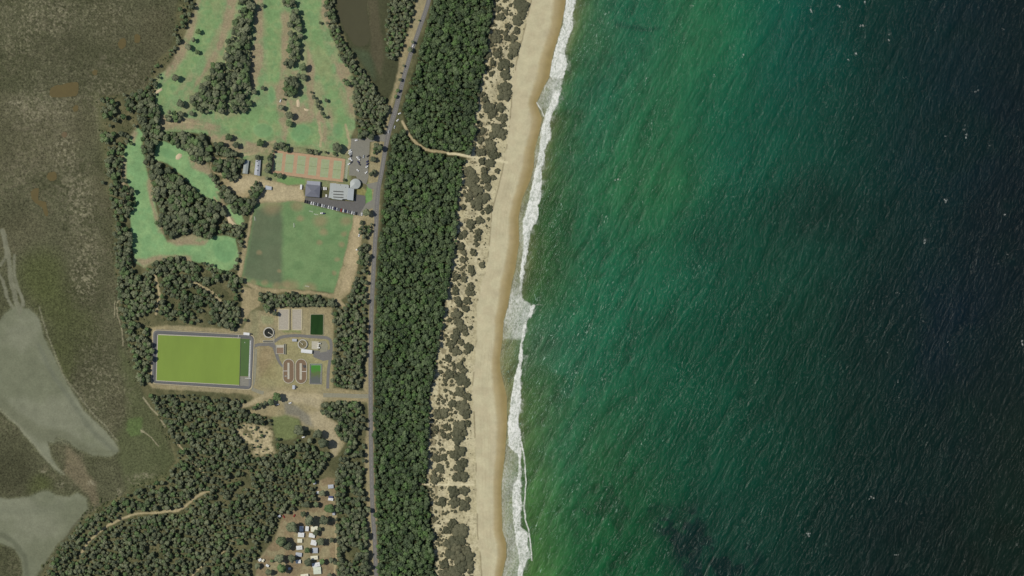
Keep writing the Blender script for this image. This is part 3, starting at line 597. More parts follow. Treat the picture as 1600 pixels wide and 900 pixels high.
# ------------------------------------------------------------------ trees
def ico(sub):
    bm = bmesh.new(); bmesh.ops.create_icosphere(bm, subdivisions=sub, radius=1.0)
    v = np.array([x.co[:] for x in bm.verts]); f = np.array([[a.index for a in q.verts] for q in bm.faces]); bm.free(); return v, f
ICO1 = ico(1); ICO2 = ico(2)
def crown_arrays(seed, R=4.0, zc=6.0, zr=2.6, clumps=9, cards=110, base=ICO2, csize=.42, card=.55, spread=.72):
    r = np.random.default_rng(seed); V = []; F = []; n = 0
    spots = []
    for k in range(clumps):
        a = k * 2.39996 + r.random() * .9; q = math.sqrt((k + .3) / clumps) * spread
        z = (1 - q * q) ** .5 * .62 + r.normal() * .16 - .1
        spots.append((q * math.cos(a) * R, q * math.sin(a) * R, zc + z * zr, (csize + r.random() * .16) * R * (1.05 - .35 * q)))
    for (x, y, z, s) in spots:
        v = base[0].copy(); v = v * (1 + r.normal(size=(len(v), 1)) * .13)
        v = v * np.array([s, s, s * .72]) + np.array([x, y, z]); V.append(v); F.append(base[1] + n); n += len(v)
    for k in range(cards):
        x, y, z, s = spots[r.integers(len(spots))]
        d = r.normal(size=3); d[2] = abs(d[2]) * .9; d /= np.linalg.norm(d)
        c = np.array([x, y, z]) + d * np.array([s, s, s * .75]) * (.95 + .2 * r.random())
        a = r.normal(size=3); a /= np.linalg.norm(a); b = np.cross(a, d + r.normal(size=3) * .5); b /= np.linalg.norm(b) + 1e-9
        w = card * (.6 + .9 * r.random())
        V.append(np.array([c - a * w, c + b * w * .8, c + a * w, c - b * w * .8])); F.append(np.array([[0, 1, 2], [0, 2, 3]]) + n); n += 4
    return np.concatenate(V), np.concatenate(F)
def trunk_arrays(seed, top=6.0, r0=.28):
    r = np.random.default_rng(seed + 99); V = []; F = []; n = 0
    def tube(a, b, ra, rb):
        nonlocal n
        a = np.array(a, float); b = np.array(b, float); d = b - a; d /= np.linalg.norm(d)
        u = np.cross(d, [.3, 1, .1]); u /= np.linalg.norm(u); w = np.cross(d, u); K_ = 6
        an = np.arange(K_) * 2 * math.pi / K_
        V.append(np.concatenate([a + ra * (np.cos(an)[:, None] * u + np.sin(an)[:, None] * w), b + rb * (np.cos(an)[:, None] * u + np.sin(an)[:, None] * w)]))
        f = []
        for i in range(K_): j = (i + 1) % K_; f += [[i, j, K_ + j], [i, K_ + j, K_ + i]]
        F.append(np.array(f) + n); n += 2 * K_
    k = (r.normal() * .25, r.normal() * .25, top * .5)
    tube((0, 0, -.5), k, r0, r0 * .75)
    for i in range(4):
        a = i * 1.57 + r.random(); tube(k, (k[0] + math.cos(a) * 1.9, k[1] + math.sin(a) * 1.9, top * (.9 + .15 * r.random())), r0 * .55, r0 * .2)
    tube(k, (k[0] * 1.3, k[1] * 1.3, top * 1.05), r0 * .7, r0 * .25)
    return np.concatenate(V), np.concatenate(F)
def tri_mesh(name, V, F, m, tone=None, smooth=False):
    me = bpy.data.meshes.new(name); me.vertices.add(len(V)); me.vertices.foreach_set('co', V.astype(np.float32).ravel())
    me.loops.add(F.size); me.loops.foreach_set('vertex_index', F.astype(np.int32).ravel())
    me.polygons.add(len(F)); me.polygons.foreach_set('loop_start', np.arange(0, F.size, 3, dtype=np.int32))
    me.update(calc_edges=True)
    if tone is not None:
        a = me.attributes.new('tree_tone', 'FLOAT', 'POINT'); a.data.foreach_set('value', tone.astype(np.float32))
    me.materials.append(m); return me
KINDS = {
 'east': dict(R=4.0, zc=5.6, zr=2.3, clumps=8, cards=70, csize=.40, card=.62, top=5.6, m=M_leaf_e, ms=M_leaf_es, n=6),
 'west': dict(R=4.0, zc=6.2, zr=2.4, clumps=10, cards=110, csize=.42, card=.45, spread=.62, top=6.4, m=M_leaf_w, ms=M_leaf_ws, n=6),
 'shrub': dict(R=4.0, zc=.2, zr=1.3, clumps=13, cards=170, csize=.30, card=.40, top=.9, m=M_shrub, ms=M_shrub_s, n=5),
 'scrub': dict(R=4.0, zc=.8, zr=2.4, clumps=5, cards=30, csize=.42, card=.6, top=1.5, m=M_scrub_m, ms=M_scrub_m, n=4)}
PROTO = {}
for kn, kd in KINDS.items():
    PROTO[kn] = []
    for i in range(kd['n']):
        cv, cf = crown_arrays(100 * len(PROTO) + i, kd['R'], kd['zc'], kd['zr'], kd['clumps'], kd['cards'], ICO2 if kn != 'scrub' else ICO1, kd['csize'], kd['card'], kd.get('spread', .72))
        lv, lf = crown_arrays(100 * len(PROTO) + i, kd['R'], kd['zc'], kd['zr'], kd['clumps'], kd['cards'], ICO1, kd['csize'], kd['card'], kd.get('spread', .72))
        tv, tf = trunk_arrays(i, kd['top'], .28 if kn in ('east', 'west') else .12)
        PROTO[kn].append(dict(crown=tri_mesh(kn + '_crown', cv, cf, kd['m']), trunk=tri_mesh(kn + '_trunk', tv, tf, M_bark), low=(lv, lf), tv=(tv, tf)))
def place_tree(kn, name, px, py, r, label, group=None, cat='tree', flat=1.0):
    pr = PROTO[kn][random.randrange(len(PROTO[kn]))]; x, y = P(px, py); s = r * S / 4.1
    e = empty(name, x, y, hz(px, py) - .05, random.random() * 6.28); 
    zs = s if kn != 'shrub' else min(s, 1.25)
    e.scale = (s, s * random.uniform(.85, 1.12), zs * flat * random.uniform(.85, 1.2))
    tag(e, label, cat, group)
    link('crown' if kn != 'shrub' else 'foliage', pr['crown'], e); link('trunk' if kn != 'shrub' else 'stem', pr['trunk'], e)
    return e
def place_stuff(kn, name, spots, label, cat):
    Vs = []; Fs = []; T_ = []; n = 0
    if len(spots) == 0: return
    vz = [random.uniform(.8, 1.3) for _ in spots]
    zz = land_height(np.array([s[0] for s in spots], float), np.array([s[1] for s in spots], float))
    for (px, py, r), z, zv in zip(spots, zz, vz):
        pr = PROTO[kn][random.randrange(len(PROTO[kn]))]; a = random.random() * 6.28; s = r * S / 4.1; ca, sa = math.cos(a) * s, math.sin(a) * s
        x, y = P(px, py); tone = random.random()
        for (v, f) in (pr['low'],):
            w = np.empty_like(v); w[:, 0] = v[:, 0] * ca - v[:, 1] * sa + x; w[:, 1] = v[:, 0] * sa + v[:, 1] * ca + y; w[:, 2] = v[:, 2] * s * zv * (1 if kn != 'shrub' else min(1, 1.2 / s)) + z
            Vs.append(w); Fs.append(f + n); n += len(v); T_.append(np.full(len(v), tone))
    me = tri_mesh(name, np.concatenate(Vs), np.concatenate(Fs), KINDS[kn]['ms'], np.concatenate(T_))
    tag(link(name, me), label, cat, kind='stuff')
def scatter(poly, sp, rmin, rmax, dens=1.0, thin=None, excl=(), seed=0, holes=()):
    r = np.random.default_rng(seed + 500); p = np.array(poly); x0, y0 = p.min(0); x1, y1 = p.max(0)
    xs = np.arange(max(x0, -14), min(x1, 1620), sp); ys = np.arange(max(y0, -14), min(y1, 914), sp * .87)
    X, Y = np.meshgrid(xs, ys, indexing='ij'); X = X + (np.arange(len(ys)) % 2)[None, :] * sp * .5
    X = (X + r.normal(size=X.shape) * sp * .22).ravel(); Y = (Y + r.normal(size=Y.shape) * sp * .22).ravel()
    R = rmin + (rmax - rmin) * r.random(X.shape) ** 1.4
    ok = sdist(X, Y, poly, 2) > R * .35
    d = np.full(X.shape, dens)
    if thin: d = d * ss(fbm(X, Y, thin[0], 900 + seed, 3), thin[1] - .06, thin[1] + .06)
    ok &= r.random(X.shape) < d
    for (ln, w) in excl: ok &= ldist(X, Y, ln, 20) > w + R * .65
    for h in holes: ok &= sdist(X, Y, h, 20) < -R * .5
    return [(a, b, c) for a, b, c in zip(X[ok], Y[ok], R[ok])]
# east of the road
beach_path = [(615,204),(630,188),(640,212),(652,226),(665,234),(690,238),(715,241),(735,245),(760,248)]
east = scatter(EAST, 5.1, 2.2, 5.2, 1.0, None, [(beach_path, 2.0), ([(655,757),(700,757)], 1.2)], 1)
edge_e = scatter([(690,200),(742,190),(740,240),(724,270),(716,340),(714,380),(705,420),(698,460),(696,490),(682,570),(672,620),(672,700),(668,760),(680,880),(690,930),(700,930),(694,860),(684,780),(684,700),(690,620),(700,560),(704,500),(712,450),(722,400),(726,340),(734,280),(748,240),(752,190),(760,130),(772,70),(782,0),(760,0)], 8, 1.6, 3.4, .8, (14, .5), [(beach_path, 3)], 2)
def split(spots, n):
    s = sorted(spots, key=lambda q: -q[2]); return s[:n], s[n:]
big, rest = split([s for s in east if 0 < s[1] < 900], 300)
inb = set(big); rest = [s for s in east if s not in inb]
def band(py):
    for lim, nm in ((110, 'opposite the lagoon'), (215, 'above the beach path'), (300, 'opposite the clubhouse'), (460, 'opposite the playing field'), (612, 'opposite the treatment works'), (745, 'opposite the gravel clearing'), (2000, 'opposite the campsite')):
        if py < lim: return nm
exl = [(a, b) for b, a in EAST[:16]][1:]
def side(px, py):
    l_ = np.interp(py, [-30, 75, 172, 260, 420, 600, 930], [672, 656, 628, 604, 590, 584, 592]); r_ = np.interp(py, [-30, 110, 235, 300, 420, 570, 750, 930], [778, 757, 738, 720, 706, 681, 667, 684])
    t = (px - l_) / (r_ - l_); return 'at the road edge of the coastal forest' if t < .16 else 'at the dune edge of the coastal forest' if t > .84 else 'in the western half of the coastal forest' if t < .5 else 'in the eastern half of the coastal forest'
for px, py, r in big:
    place_tree('east', 'coastal_tree', px, py, r * 1.05, 'dark green tree ' + side(px, py) + ' ' + band(py), 'forest trees ' + side(px, py) + ' ' + band(py))
place_stuff('east', 'coastal_forest', rest, 'dense green coastal forest canopy between the road and the dunes', 'forest')
# western woods and groves
CG = [(370,-20),(395,-20),(398,15),(396,30),(397,60),(393,75),(395,85),(392,95),(392,110),(388,122),(394,130),(388,140),(392,155),(394,165),(388,176),(360,176),(345,178),(325,178),(310,176),(300,165),(298,152),(310,140),(320,125),(328,112),(332,100),(340,98),(348,90),(352,80),(355,65),(362,55),(362,40),(370,28),(375,15)]
LB = [(505,-20),(525,-20),(525,25),(530,45),(535,58),(545,72),(555,95),(567,108),(575,120),(585,135),(593,150),(605,155),(608,168),(605,182),(602,200),(598,210),(588,212),(572,216),(556,214),(560,205),(556,190),(553,180),(552,160),(550,130),(545,110),(532,95),(525,70),(515,50),(507,25)]
LE = [(605,15),(612,-20),(652,-20),(648,15),(640,40),(635,60),(625,85),(615,95),(603,92),(600,60),(602,35)]
WBELT = [(158,150),(200,147),(228,138),(240,146),(240,152),(212,152),(215,178),(212,205),(196,215),(206,205),(210,225),(196,228),(192,262),(200,285),(206,296),(212,300),(213,322),(205,335),(192,352),(206,362),(208,385),(206,405),(215,425),(224,432),(188,470),(184,450),(180,400),(176,340),(171,300),(164,250),(157,200)]
WB1 = [(280,-10),(308,-10),(306,14),(296,28),(290,45),(284,55),(276,85),(262,108),(250,118),(246,130),(244,150),(225,148),(234,130),(238,108),(248,92),(268,75),(272,50),(279,25)]
ISL = [(212,150),(245,150),(250,180),(252,215),(244,228),(241,245),(241,256),(250,254),(262,262),(278,272),(291,280),(290,285),(300,290),(312,303),(325,312),(340,316),(352,325),(355,335),(345,340),(337,350),(336,368),(325,376),(312,372),(300,366),(275,370),(268,378),(258,368),(250,355),(243,348),(250,340),(246,325),(238,310),(236,290),(238,272),(228,265),(224,240),(222,225),(222,205),(215,185)]
NE = [(250,205),(262,205),(290,206),(303,212),(318,206),(326,215),(328,225),(332,228),(332,245),(328,255),(310,257),(300,250),(296,240),(285,232),(275,228),(262,222),(252,218)]
G3 = [(334,222),(345,222),(356,228),(360,235),(370,235),(376,244),(365,247),(336,245)]
G4 = [(331,250),(345,248),(360,247),(376,251),(384,247),(386,252),(375,265),(372,281),(360,285),(350,278),(345,269),(335,268),(331,258)]
HG = [(328,270),(342,272),(345,282),(352,288),(362,298),(372,308),(385,310),(388,298),(396,283),(412,285),(412,300),(405,305),(400,322),(390,335),(380,340),(368,332),(355,320),(345,312),(335,290),(328,280)]
FE = [(350,345),(365,352),(378,345),(386,352),(382,368),(376,398),(370,422),(358,426),(364,414),(371,398),(372,380),(368,371),(350,369),(340,360),(345,352)]
SW = [(184,450),(188,400),(206,405),(216,425),(222,432),(228,420),(245,408),(262,402),(285,400),(300,407),(320,410),(335,412),(348,420),(365,425),(378,432),(384,440),(377,452),(380,475),(376,495),(370,512),(350,511),(330,507),(300,506),(262,503),(245,500),(237,508),(236,530),(238,560),(237,580),(232,595),(222,608),(214,590),(205,560),(196,520),(188,490)]
SF = [(232,614),(300,616),(392,624),(376,635),(383,641),(395,645),(418,650),(428,664),(415,664),(380,662),(370,675),(385,692),(396,712),(430,714),(432,690),(430,683),(450,688),(465,686),(480,690),(500,700),(512,700),(516,712),(510,722),(500,735),(498,745),(495,750),(494,765),(494,780),(480,790),(465,795),(445,797),(437,808),(433,825),(420,840),(412,855),(405,868),(395,878),(388,915),(60,915),(75,880),(95,850),(120,818),(150,798),(175,783),(205,768),(230,757),(255,746),(278,722),(275,700),(262,672),(250,650),(236,628)]
EB = [(500,630),(520,625),(560,626),(566,640),(571,660),(570,720),(569,760),(572,800),(576,850),(580,915),(524,915),(528,870),(525,830),(524,780),(522,748),(528,722),(540,692),(530,685),(522,672),(528,660),(512,652),(500,645)]
EB2 = [(560,380),(578,380),(577,420),(574,455),(573,475),(570,490),(573,520),(570,560),(568,604),(545,609),(521,604),(516,600),(520,570),(521,540),(524,520),(520,505),(523,480),(540,470),(547,455),(556,435),(560,405)]
MR = [(405,456),(418,455),(432,460),(440,457),(455,454),(470,460),(485,461),(498,460),(505,468),(520,466),(527,474),(535,479),(520,480),(480,479),(440,479),(425,480),(418,487),(410,480),(406,470)]
track = [(125,866),(135,850),(150,836),(168,822),(190,810),(215,802),(235,801),(255,800),(278,799),(290,792),(300,780),(318,770)]
groups = []
def zone(poly, sp, a, b, dens, thin, seed, label, group, excl=(), holes=()):
    sp *= .86
    if thin: thin = (thin[0], thin[1] - .01)
    for s in scatter(poly, sp, a, b, dens, thin, excl, seed, holes): groups.append((s, label, group))
zone(CG, 7.0, 3.2, 6.2, .93, None, 11, 'olive green gum tree in the grove between the two northern fairways', 'trees of the central fairway grove', [([(352,98),(352,125),(355,150),(357,172)], .3)])
zone(LB, 6.0, 2.6, 4.6, 1.0, None, 12, 'grey green tree in the curved belt between fairway and lagoon', 'trees of the lagoon belt')
zone(LE, 6.0, 2.6, 4.2, .95, None, 13, 'low green tree in the wood between lagoon and road', 'trees between lagoon and road')
zone(WBELT, 7.2, 2.8, 5.4, .9, (20, .36), 14, 'olive green gum tree in the belt between marsh and golf course', 'gum trees along the marsh side belt')
zone(WB1, 7.0, 2.0, 4.4, .75, (14, .42), 15, 'small gum tree in the loose edge of the northwest fairway', 'gum trees along the northwest fairway')
zone(ISL, 7.0, 3.2, 6.0, .96, None, 16, 'tall gum tree in the wooded island inside the bending fairway', 'gum trees of the wooded island', holes=())
zone(NE, 6.5, 3.6, 6.0, 1.0, None, 17, 'olive crown in the grove just north of the bunker fairway', 'trees north of the bunker fairway')
zone(G3, 6.5, 3.4, 5.2, 1.0, None, 18, 'dark green crown in the clump above the forked sand track', 'trees above the forked track')
zone(G4, 6.5, 3.4, 5.2, 1.0, None, 19, 'dark green crown in the clump below the forked sand track', 'trees below the forked track')
zone(HG, 6.5, 3.2, 5.2, .96, None, 20, 'dark gum tree in the diagonal line beside the small green', 'trees of the diagonal line by the small green')
zone(FE, 6.0, 2.6, 4.2, .9, None, 21, 'small gum tree in the thin strip between fairway and playing field', 'trees between fairway and playing field')
zone(SW, 6.8, 2.8, 5.2, .93, (24, .36), 22, 'gum tree in the wood north and west of the green pond', 'trees of the wood around the green pond', [([(242,430),(250,460),(244,490)], 1), ([(300,440),(330,455),(345,470)], 1.5)])
zone(SF, 6.5, 2.0, 4.8, .93, (20, .30), 23, 'olive gum tree in the broad southern wood', 'trees of the southern wood', [(track, 1.6), ([(300,900),(308,890),(318,884)], 1.5), ([(225,622),(235,636),(250,652),(258,668)], 1.0)])
zone(EB, 6.2, 2.8, 5.2, .95, (18, .30), 24, 'green tree in the roadside belt beside the campsite', 'trees of the southern roadside belt')
zone(EB2, 6.2, 2.6, 4.8, .95, (16, .32), 25, 'green tree in the roadside belt beside the treatment works', 'trees of the roadside belt by the works')
zone(MR, 6.0, 2.8, 4.6, 1.0, None, 26, 'bushy green tree in the row between playing field and treatment works', 'trees between playing field and works')
zone([(375,664),(392,662),(425,668),(425,690),(432,712),(396,712),(385,692)], 7, 1.2, 2.8, .5, None, 27, 'small bush on the bare sandy clearing', 'bushes on the sandy clearing')
zone([(345,480),(378,478),(372,512),(345,508)], 7, 2.6, 4.2, .6, None, 28, 'small tree beside the sandy slope above the green pond', 'trees by the sandy slope')
zone([(440,0),(465,0),(463,12),(468,20),(468,35),(475,38),(470,48),(458,50),(452,42),(454,28),(455,15),(440,8)], 6, 3.4, 5.4, 1, None, 29, 'dark crown in the northern clump of the row between fairways', 'northern clump between fairways')
zone([(452,50),(466,53),(467,65),(472,78),(469,92),(460,103),(448,106),(440,98),(448,90),(450,78),(452,65)], 6, 3.6, 5.4, 1, None, 30, 'dark crown in the long middle clump between fairways', 'middle clump between fairways')
zone([(446,120),(462,118),(466,130),(465,145),(458,156),(447,154),(445,140)], 6, 4.0, 5.6, 1, None, 31, 'dense rounded crown in the southern clump between fairways', 'southern clump between fairways')
zone([(476,138),(484,138),(498,155),(502,168),(511,182),(508,186),(496,170),(486,152)], 5.5, 2.2, 4.0, 1, None, 32, 'grey green bush in the diagonal hedge across the golf course', 'diagonal hedge bushes')
zone([(424,234),(430,224),(444,222),(456,232),(452,238),(436,234),(428,240),(425,262),(418,270),(414,262),(416,245)], 6, 3.0, 4.6, 1, None, 33, 'bushy dark tree at the western corner of the tennis courts', 'trees at the western corner of the courts')
zone([(478,232),(500,236),(500,242),(480,240)], 5, 2.6, 3.6, 1, None, 34, 'clipped dark hedge tree along the north side of the courts', 'hedge trees north of the courts')
zone([(504,234),(526,239),(526,244),(504,241)], 5, 2.6, 3.4, 1, None, 35, 'clipped dark hedge tree nearer the car park along the courts', 'eastern hedge trees north of the courts')
zone([(580,222),(594,222),(597,232),(594,238),(588,240),(586,256),(588,274),(578,274),(578,258),(580,244)], 6, 2.6, 5.0, 1, None, 36, 'olive tree in the strip between car park and road', 'trees between car park and road')
zone([(255,172),(285,172),(292,184),(286,190),(262,190)], 7, 3.2, 5.0, .9, None, 37, 'dark tree in the clump on the western fairway corner', 'clump on the western fairway corner')
zone([(562,345),(582,348),(582,356),(574,376),(560,370)], 6.5, 2.6, 4.4, .9, None, 38, 'small tree between playing field and road', 'trees between playing field and road')
zone([(405,628),(418,624),(420,632),(404,640),(392,640)], 5, 3.0, 4.2, 1, None, 39, 'rounded bush in the short hedge beside the gravel track', 'hedge bushes beside the gravel track')
gb = [g for g in groups if 0 < g[0][1] < 900]
gb.sort(key=lambda g: -(g[0][2] + (1.5 if g[0][0] < 610 and g[0][1] < 345 and g[0][0] > 240 else 0)))
sel = gb[:300]; selset = set(g[0] for g in sel)
GB = {}; GX_ = {}
for (px, py, r), lab, grp in sel: GX_.setdefault(grp, []).append(px)
for (px, py, r), lab, grp in sel: GB.setdefault(grp, []).append(py)
for (px, py, r), lab, grp in sel:
    lo, hi = min(GB[grp]), max(GB[grp])
    if len(GB[grp]) > 7 and hi - lo > 40:
        t = (py - lo) / (hi - lo); w_ = 'top' if t < .25 else 'upper middle' if t < .5 else 'lower middle' if t < .75 else 'foot'
        xs_ = GX_[grp]; sd_ = 'left' if px < sorted(xs_)[len(xs_) // 2] else 'right'
        lab = lab.replace('olive green ', '').replace('dark ', '') + ', at its ' + w_; grp = grp + ', ' + w_
        if len(xs_) > 60: lab += ' ' + sd_; grp += ' ' + sd_
    place_tree('west', 'gum_tree', px, py, r * 1.05, lab, grp)
place_stuff('west', 'gum_woodland', [g[0] for g in groups if g[0] not in selset], 'olive green gum woodland around the golf course, pond and campsite', 'woodland')
SING = [
(310,50,4.6,'round dark tree at the western rough of the northwest fairway, uppermost of five'),(280,65,4.6,'lone tree at the marsh edge left of the northwest fairway'),(303,63,4.2,'round tree right beside a larger dark one on the northwest fairway rough'),(295,74,5.6,'largest dark tree among the five on the northwest fairway rough'),(309,82,4.4,'lowest small tree of the five on the northwest fairway rough'),
(275,122,6.0,'lone dark round tree near the bunker at the fairway bend'),(283,162,6.6,'large lone round tree on the western fairway above the sand track'),(300,178,4.6,'dark tree just left of the central grove foot'),(232,137,4.0,'dark tree at the marsh corner beside the bunker'),(243,132,5.0,'bushy tree directly left of the bunker'),
(410,9,3.8,'small pale tree on the dry strip at the top of the course'),(411,138,4.2,'small round tree just left of the long putting green'),(398,144,4.6,'dark tree on the dry corner right of the central grove'),(390,139,4.4,'paler tree touching the dark one right of the central grove'),(474,105,7.0,'large round tree right of the clumps between fairways'),
(467,119,4.6,'left tree of the joined pair below the large round tree'),(475,121,5.6,'right tree of the joined pair below the large round tree'),(440,168,5.4,'round tree just below the parked buggy at the putting green'),(443.5,155,2.2,'tiny bush right of the parked buggy'),(453,181,6.4,'upper tree of the pair below the southern clump'),(452,193,6.0,'lower tree of the pair below the southern clump'),
(501,36,3.0,'tiny dark tree on the dry strip of the eastern fairway'),(510,157,3.4,'small dark bush alone on the eastern fairway'),(543,131,5.4,'dark tree at the dry right side of the eastern fairway'),(538,126,3.6,'small tree beside the dark one on the dry eastern side'),(470,57,5.0,'tree bulging right of the row between fairways'),
(358,215,6.4,'round tree above the forked track, left one of two'),(369,227,5.4,'round tree above the forked track, right one of two'),(407,224,6.0,'dark round tree on the sand path northwest of the tennis courts'),(527,231,8.4,'large rounded tree beside the upper left corner of the car park'),(438,275,5.0,'dark tree at the lower left side of the tennis courts'),(431,273,4.0,'small tree at the lower left corner of the tennis courts'),
(418,267,5.2,'dark tree left of the tennis courts beside the long shed'),(418,279,3.6,'small bush in the sand below the long shed'),(403,246,4.6,'dark tree touching the top of the striped shed'),(538,281,2.8,'small tree tucked beside the clubhouse and courts'),(573,332,6.4,'dark olive tree at the end of the long row of cars'),(571,209,6.6,'dark tree at the top corner of the car park'),(563,214,4.4,'small tree overhanging the top of the car park'),(581,215,6.0,'rounded tree between car park entrance and road'),
(646,30,1.8,'small roadside shrub at the top of the road'),(655,32,1.6,'tiny roadside bush beside the upper road'),(641,78,4.6,'round tree touching the road south of the white car'),(645,66,3.2,'tree touching the road north of the white car'),(631,103,2.4,'small round bush on the road verge by the lagoon wood'),(626,114,1.8,'tiny bush on the verge below the lagoon wood'),(625.5,125,3.2,'roadside tree casting its shadow on the road, upper of three'),(621.5,142,3.6,'roadside tree casting its shadow on the road, middle of three'),(618.5,151,3.2,'roadside tree casting its shadow on the road, lower of three'),
(468,672,9.0,'large dark tree at the right side of the mown clearing'),(497,678,8.6,'rounded tree between the two arms of the gravel clearing'),(507,691,9.0,'dark bushy tree at the tip of the gravel clearing'),(485,688,5.0,'small tree at the foot of the mown clearing'),(424,628,6.4,'rounded tree at the end of the short hedge on the gravel track'),(434,620,7.6,'large dark tree standing on the gravel fork'),
(457,822,9.6,'largest tree at the campsite, left of the white caravans'),(484,812,8.4,'brown green tree at the top of the caravan rows'),(507,812,8.2,'dark bushy tree right of the cream caravan roof'),(441,844,9.0,'bright green tree left of the caravan rows'),(450,852,7.6,'tree darker than the bright green one beside it'),(438,871,8.4,'tree left of the lowest caravans on the left'),
(457,872,7.0,'tree immediately left of the lowest white caravan of the left row'),(441,887,8.6,'wide olive tree at the bottom of the campsite'),(494,832,5.4,'small tree between two caravans of the right row'),(501,845,6.6,'tree beside the right caravan row with a long shadow'),(481,859,5.0,'dark tree left of the grey square caravan roof'),(482,877,7.2,'tree between the two rows near the bottom'),(504,877,5.0,'tree on the right side of the lowest caravans'),(519,843,4.4,'small tree alone right of the campsite lane'),(517,812,3.0,'tiny bush right of the campsite lane, upper'),(516,794,8.4,'large tree at the top of the campsite lane'),(504,770,5.4,'bush on the upper campsite clearing'),
(500,826,4.0,'pale small tree right of the cream roof'),(516,898,4.4,'tree at the bottom edge beside the campsite lane'),(421,893,6.0,'tree at the bottom left of the campsite'),(403,884,5.6,'green tree beside the small white campers'),(518,875,5.0,'low tree alone right of the lower lane'),(524,879,3.6,'small tree right of the lower lane'),(451,800,3.8,'small bush on the red campsite clearing'),(474,803,5.0,'tree at the right of the red campsite clearing'),(425,876,3.0,'brown shrub by the campsite track'),(495,788,5.2,'tree at the upper left of the campsite lane'),(480,787,6,'olive tree at the wood edge above the campsite'),
(161,285,3.4,'lone dark tree standing out in the salt marsh edge'),(430,490,4.4,'tree beside the pale drying beds'),(521,490,3.6,'tree at the corner of the works beside the dark pond'),(418,484,5.0,'dark tree at the top left of the works yard'),(384,500,3.2,'bush at the sandy slope above the works'),(356,508,6.6,'bright rounded tree above the green pond'),(363,513,4.6,'small tree above the green pond beside the bright one'),(233,594,4.4,'dark tree at the lower left corner of the green pond'),(238,548,5.0,'leafy tree leaning over the left bank of the green pond'),(237,560,5.0,'second leafy tree over the left bank of the green pond'),
(572,793,3.0,'small roadside tree by the southern road, upper'),(576,796,5.0,'roadside tree touching the southern road')]
for px, py, r, lab in SING: place_tree('west', 'tree', px, py, r, lab, flat=.95)
# dune shrubs
B = [(0,"814,8,13 808,32,9 815,22,9 794,41,6 807,48,7 789,53,4 783,26,7 777,28,5 790,18,4 777,14,6 775,55,8 772,62,7 779,62,6 800,60,8 803,70,10 802,82,9 792,60,5 797,88,5 762,86,6 770,98,5 777,85,6 788,100,11 783,104,7 790,117,10 799,102,4 760,105,5 767,116,4 760,122,3 767,128,2 779,136,4 788,147,12 790,135,9 758,155,6 763,167,9 770,174,7 782,168,8 750,148,5"),
(180,"767,0,6 749,14,5 777,26,13 785,30,9 785,5,8 788,15,4 752,25,7 745,27,6 750,39,6 766,47,10 770,59,9 751,58,7 777,62,6 740,46,4 777,87,5 765,75,8 753,72,7 756,86,6 759,98,8 771,98,5 733,88,10 740,98,9 735,105,10 762,112,7 745,118,10 733,126,8 755,130,11 745,138,11 763,147,8 724,143,5 735,170,9 750,165,7 763,162,3 760,173,2 770,32,6"),
(340,"724,26,7 719,30,5 748,22,6 746,32,6 745,42,5 719,45,7 724,54,5 723,66,6 740,55,6 753,74,6 748,65,2.5 736,80,6 738,86,6 713,92,6 706,89,5 725,96,6 744,98,2 712,115,7 735,108,7 732,117,6 738,118,5 730,130,7 727,142,6 713,128,6 716,134,6 712,150,9 716,162,8 728,156,2 739,156,2 735,172,4 702,160,4"),
(500,"721,12,9 713,20,7 727,20,6 710,28,8 720,35,6 732,43,9 728,50,5 713,50,8 705,38,7 724,62,4 719,72,8 724,78,6 702,85,8 700,60,7 720,92,12 728,98,8 718,112,9 730,120,7 704,113,3 696,110,3.5 692,128,4 695,95,4 707,130,7 722,136,12 728,146,9 694,145,9 683,148,8 680,170,6 700,168,4 718,166,11 731,163,5 714,175,9"),
(640,"731,21,5 697,26,5 700,42,6 693,40,5 690,34,4 715,45,10 722,36,8 718,65,11 711,72,8 722,84,9 716,90,9 706,68,5 680,75,6 692,75,7 684,77,5 687,93,8 678,98,4 705,94,2.5 714,108,9 722,104,9 712,128,0 725,127,8 708,128,9 731,141,5 710,145,9 725,150,9 690,145,8 680,108,8"),
(720,"718,108,11 696,108,5 709,128,10 720,122,9 713,138,9 700,108,6 704,100,5 722,112,8 708,96,6 700,130,8 732,150,9 728,140,8 715,150,11 704,146,8 732,162,9 720,165,10 710,175,9 694,162,7 735,172,5 692,176,7 700,178,7")]
for y0, txt in B:
    for t in txt.split():
        a, b_, r = [float(v) for v in t.split(',')]
        if r < 1: continue
        py = b_ + y0
        if abs(py - 757) < r * 1.1: r *= .8; py += 2.5 if py > 757 else -2.5
        lab = ('large' if r >= 9 else 'middling' if r >= 5 else 'small') + ' grey green shrub on the ' + ('seaward' if a > np.interp(py, [0, 250, 450, 600, 900], [790, 762, 728, 712, 712]) else 'landward') + ' dune sand ' + band(py)
        place_tree('shrub', 'dune_shrub', a, py, r * (1.08 if py < 740 else 1.22), lab, lab.replace(' shrub', ' shrubs'), 'shrub')
P2 = [(650, 757), (745, 757.5)]
DZ = [(782,-14),(830,-14),(822,40),(806,100),(798,180),(790,240),(776,330),(764,370),(752,440),(742,500),(734,600),(738,700),(742,800),(748,914),(684,914),(678,840),(668,760),(674,650),(690,560),(700,470),(716,380),(724,300),(742,240),(752,150),(764,80)]
place_stuff('shrub', 'dune_scrub', scatter(DZ, 5.0, .5, 1.5, .5, (16, .5), [(beach_path, 1), (P2, 1.5)], 41) + scatter([(x - (20 if i < 13 else 0), y) for i, (x, y) in enumerate(DZ)], 5.8, 1.3, 3.8, .9, (18, .43), [(beach_path, 2), (P2, 2)], 42) + edge_e, 'low mixed scrub scattered over the dune sand and forest edge', 'scrub')
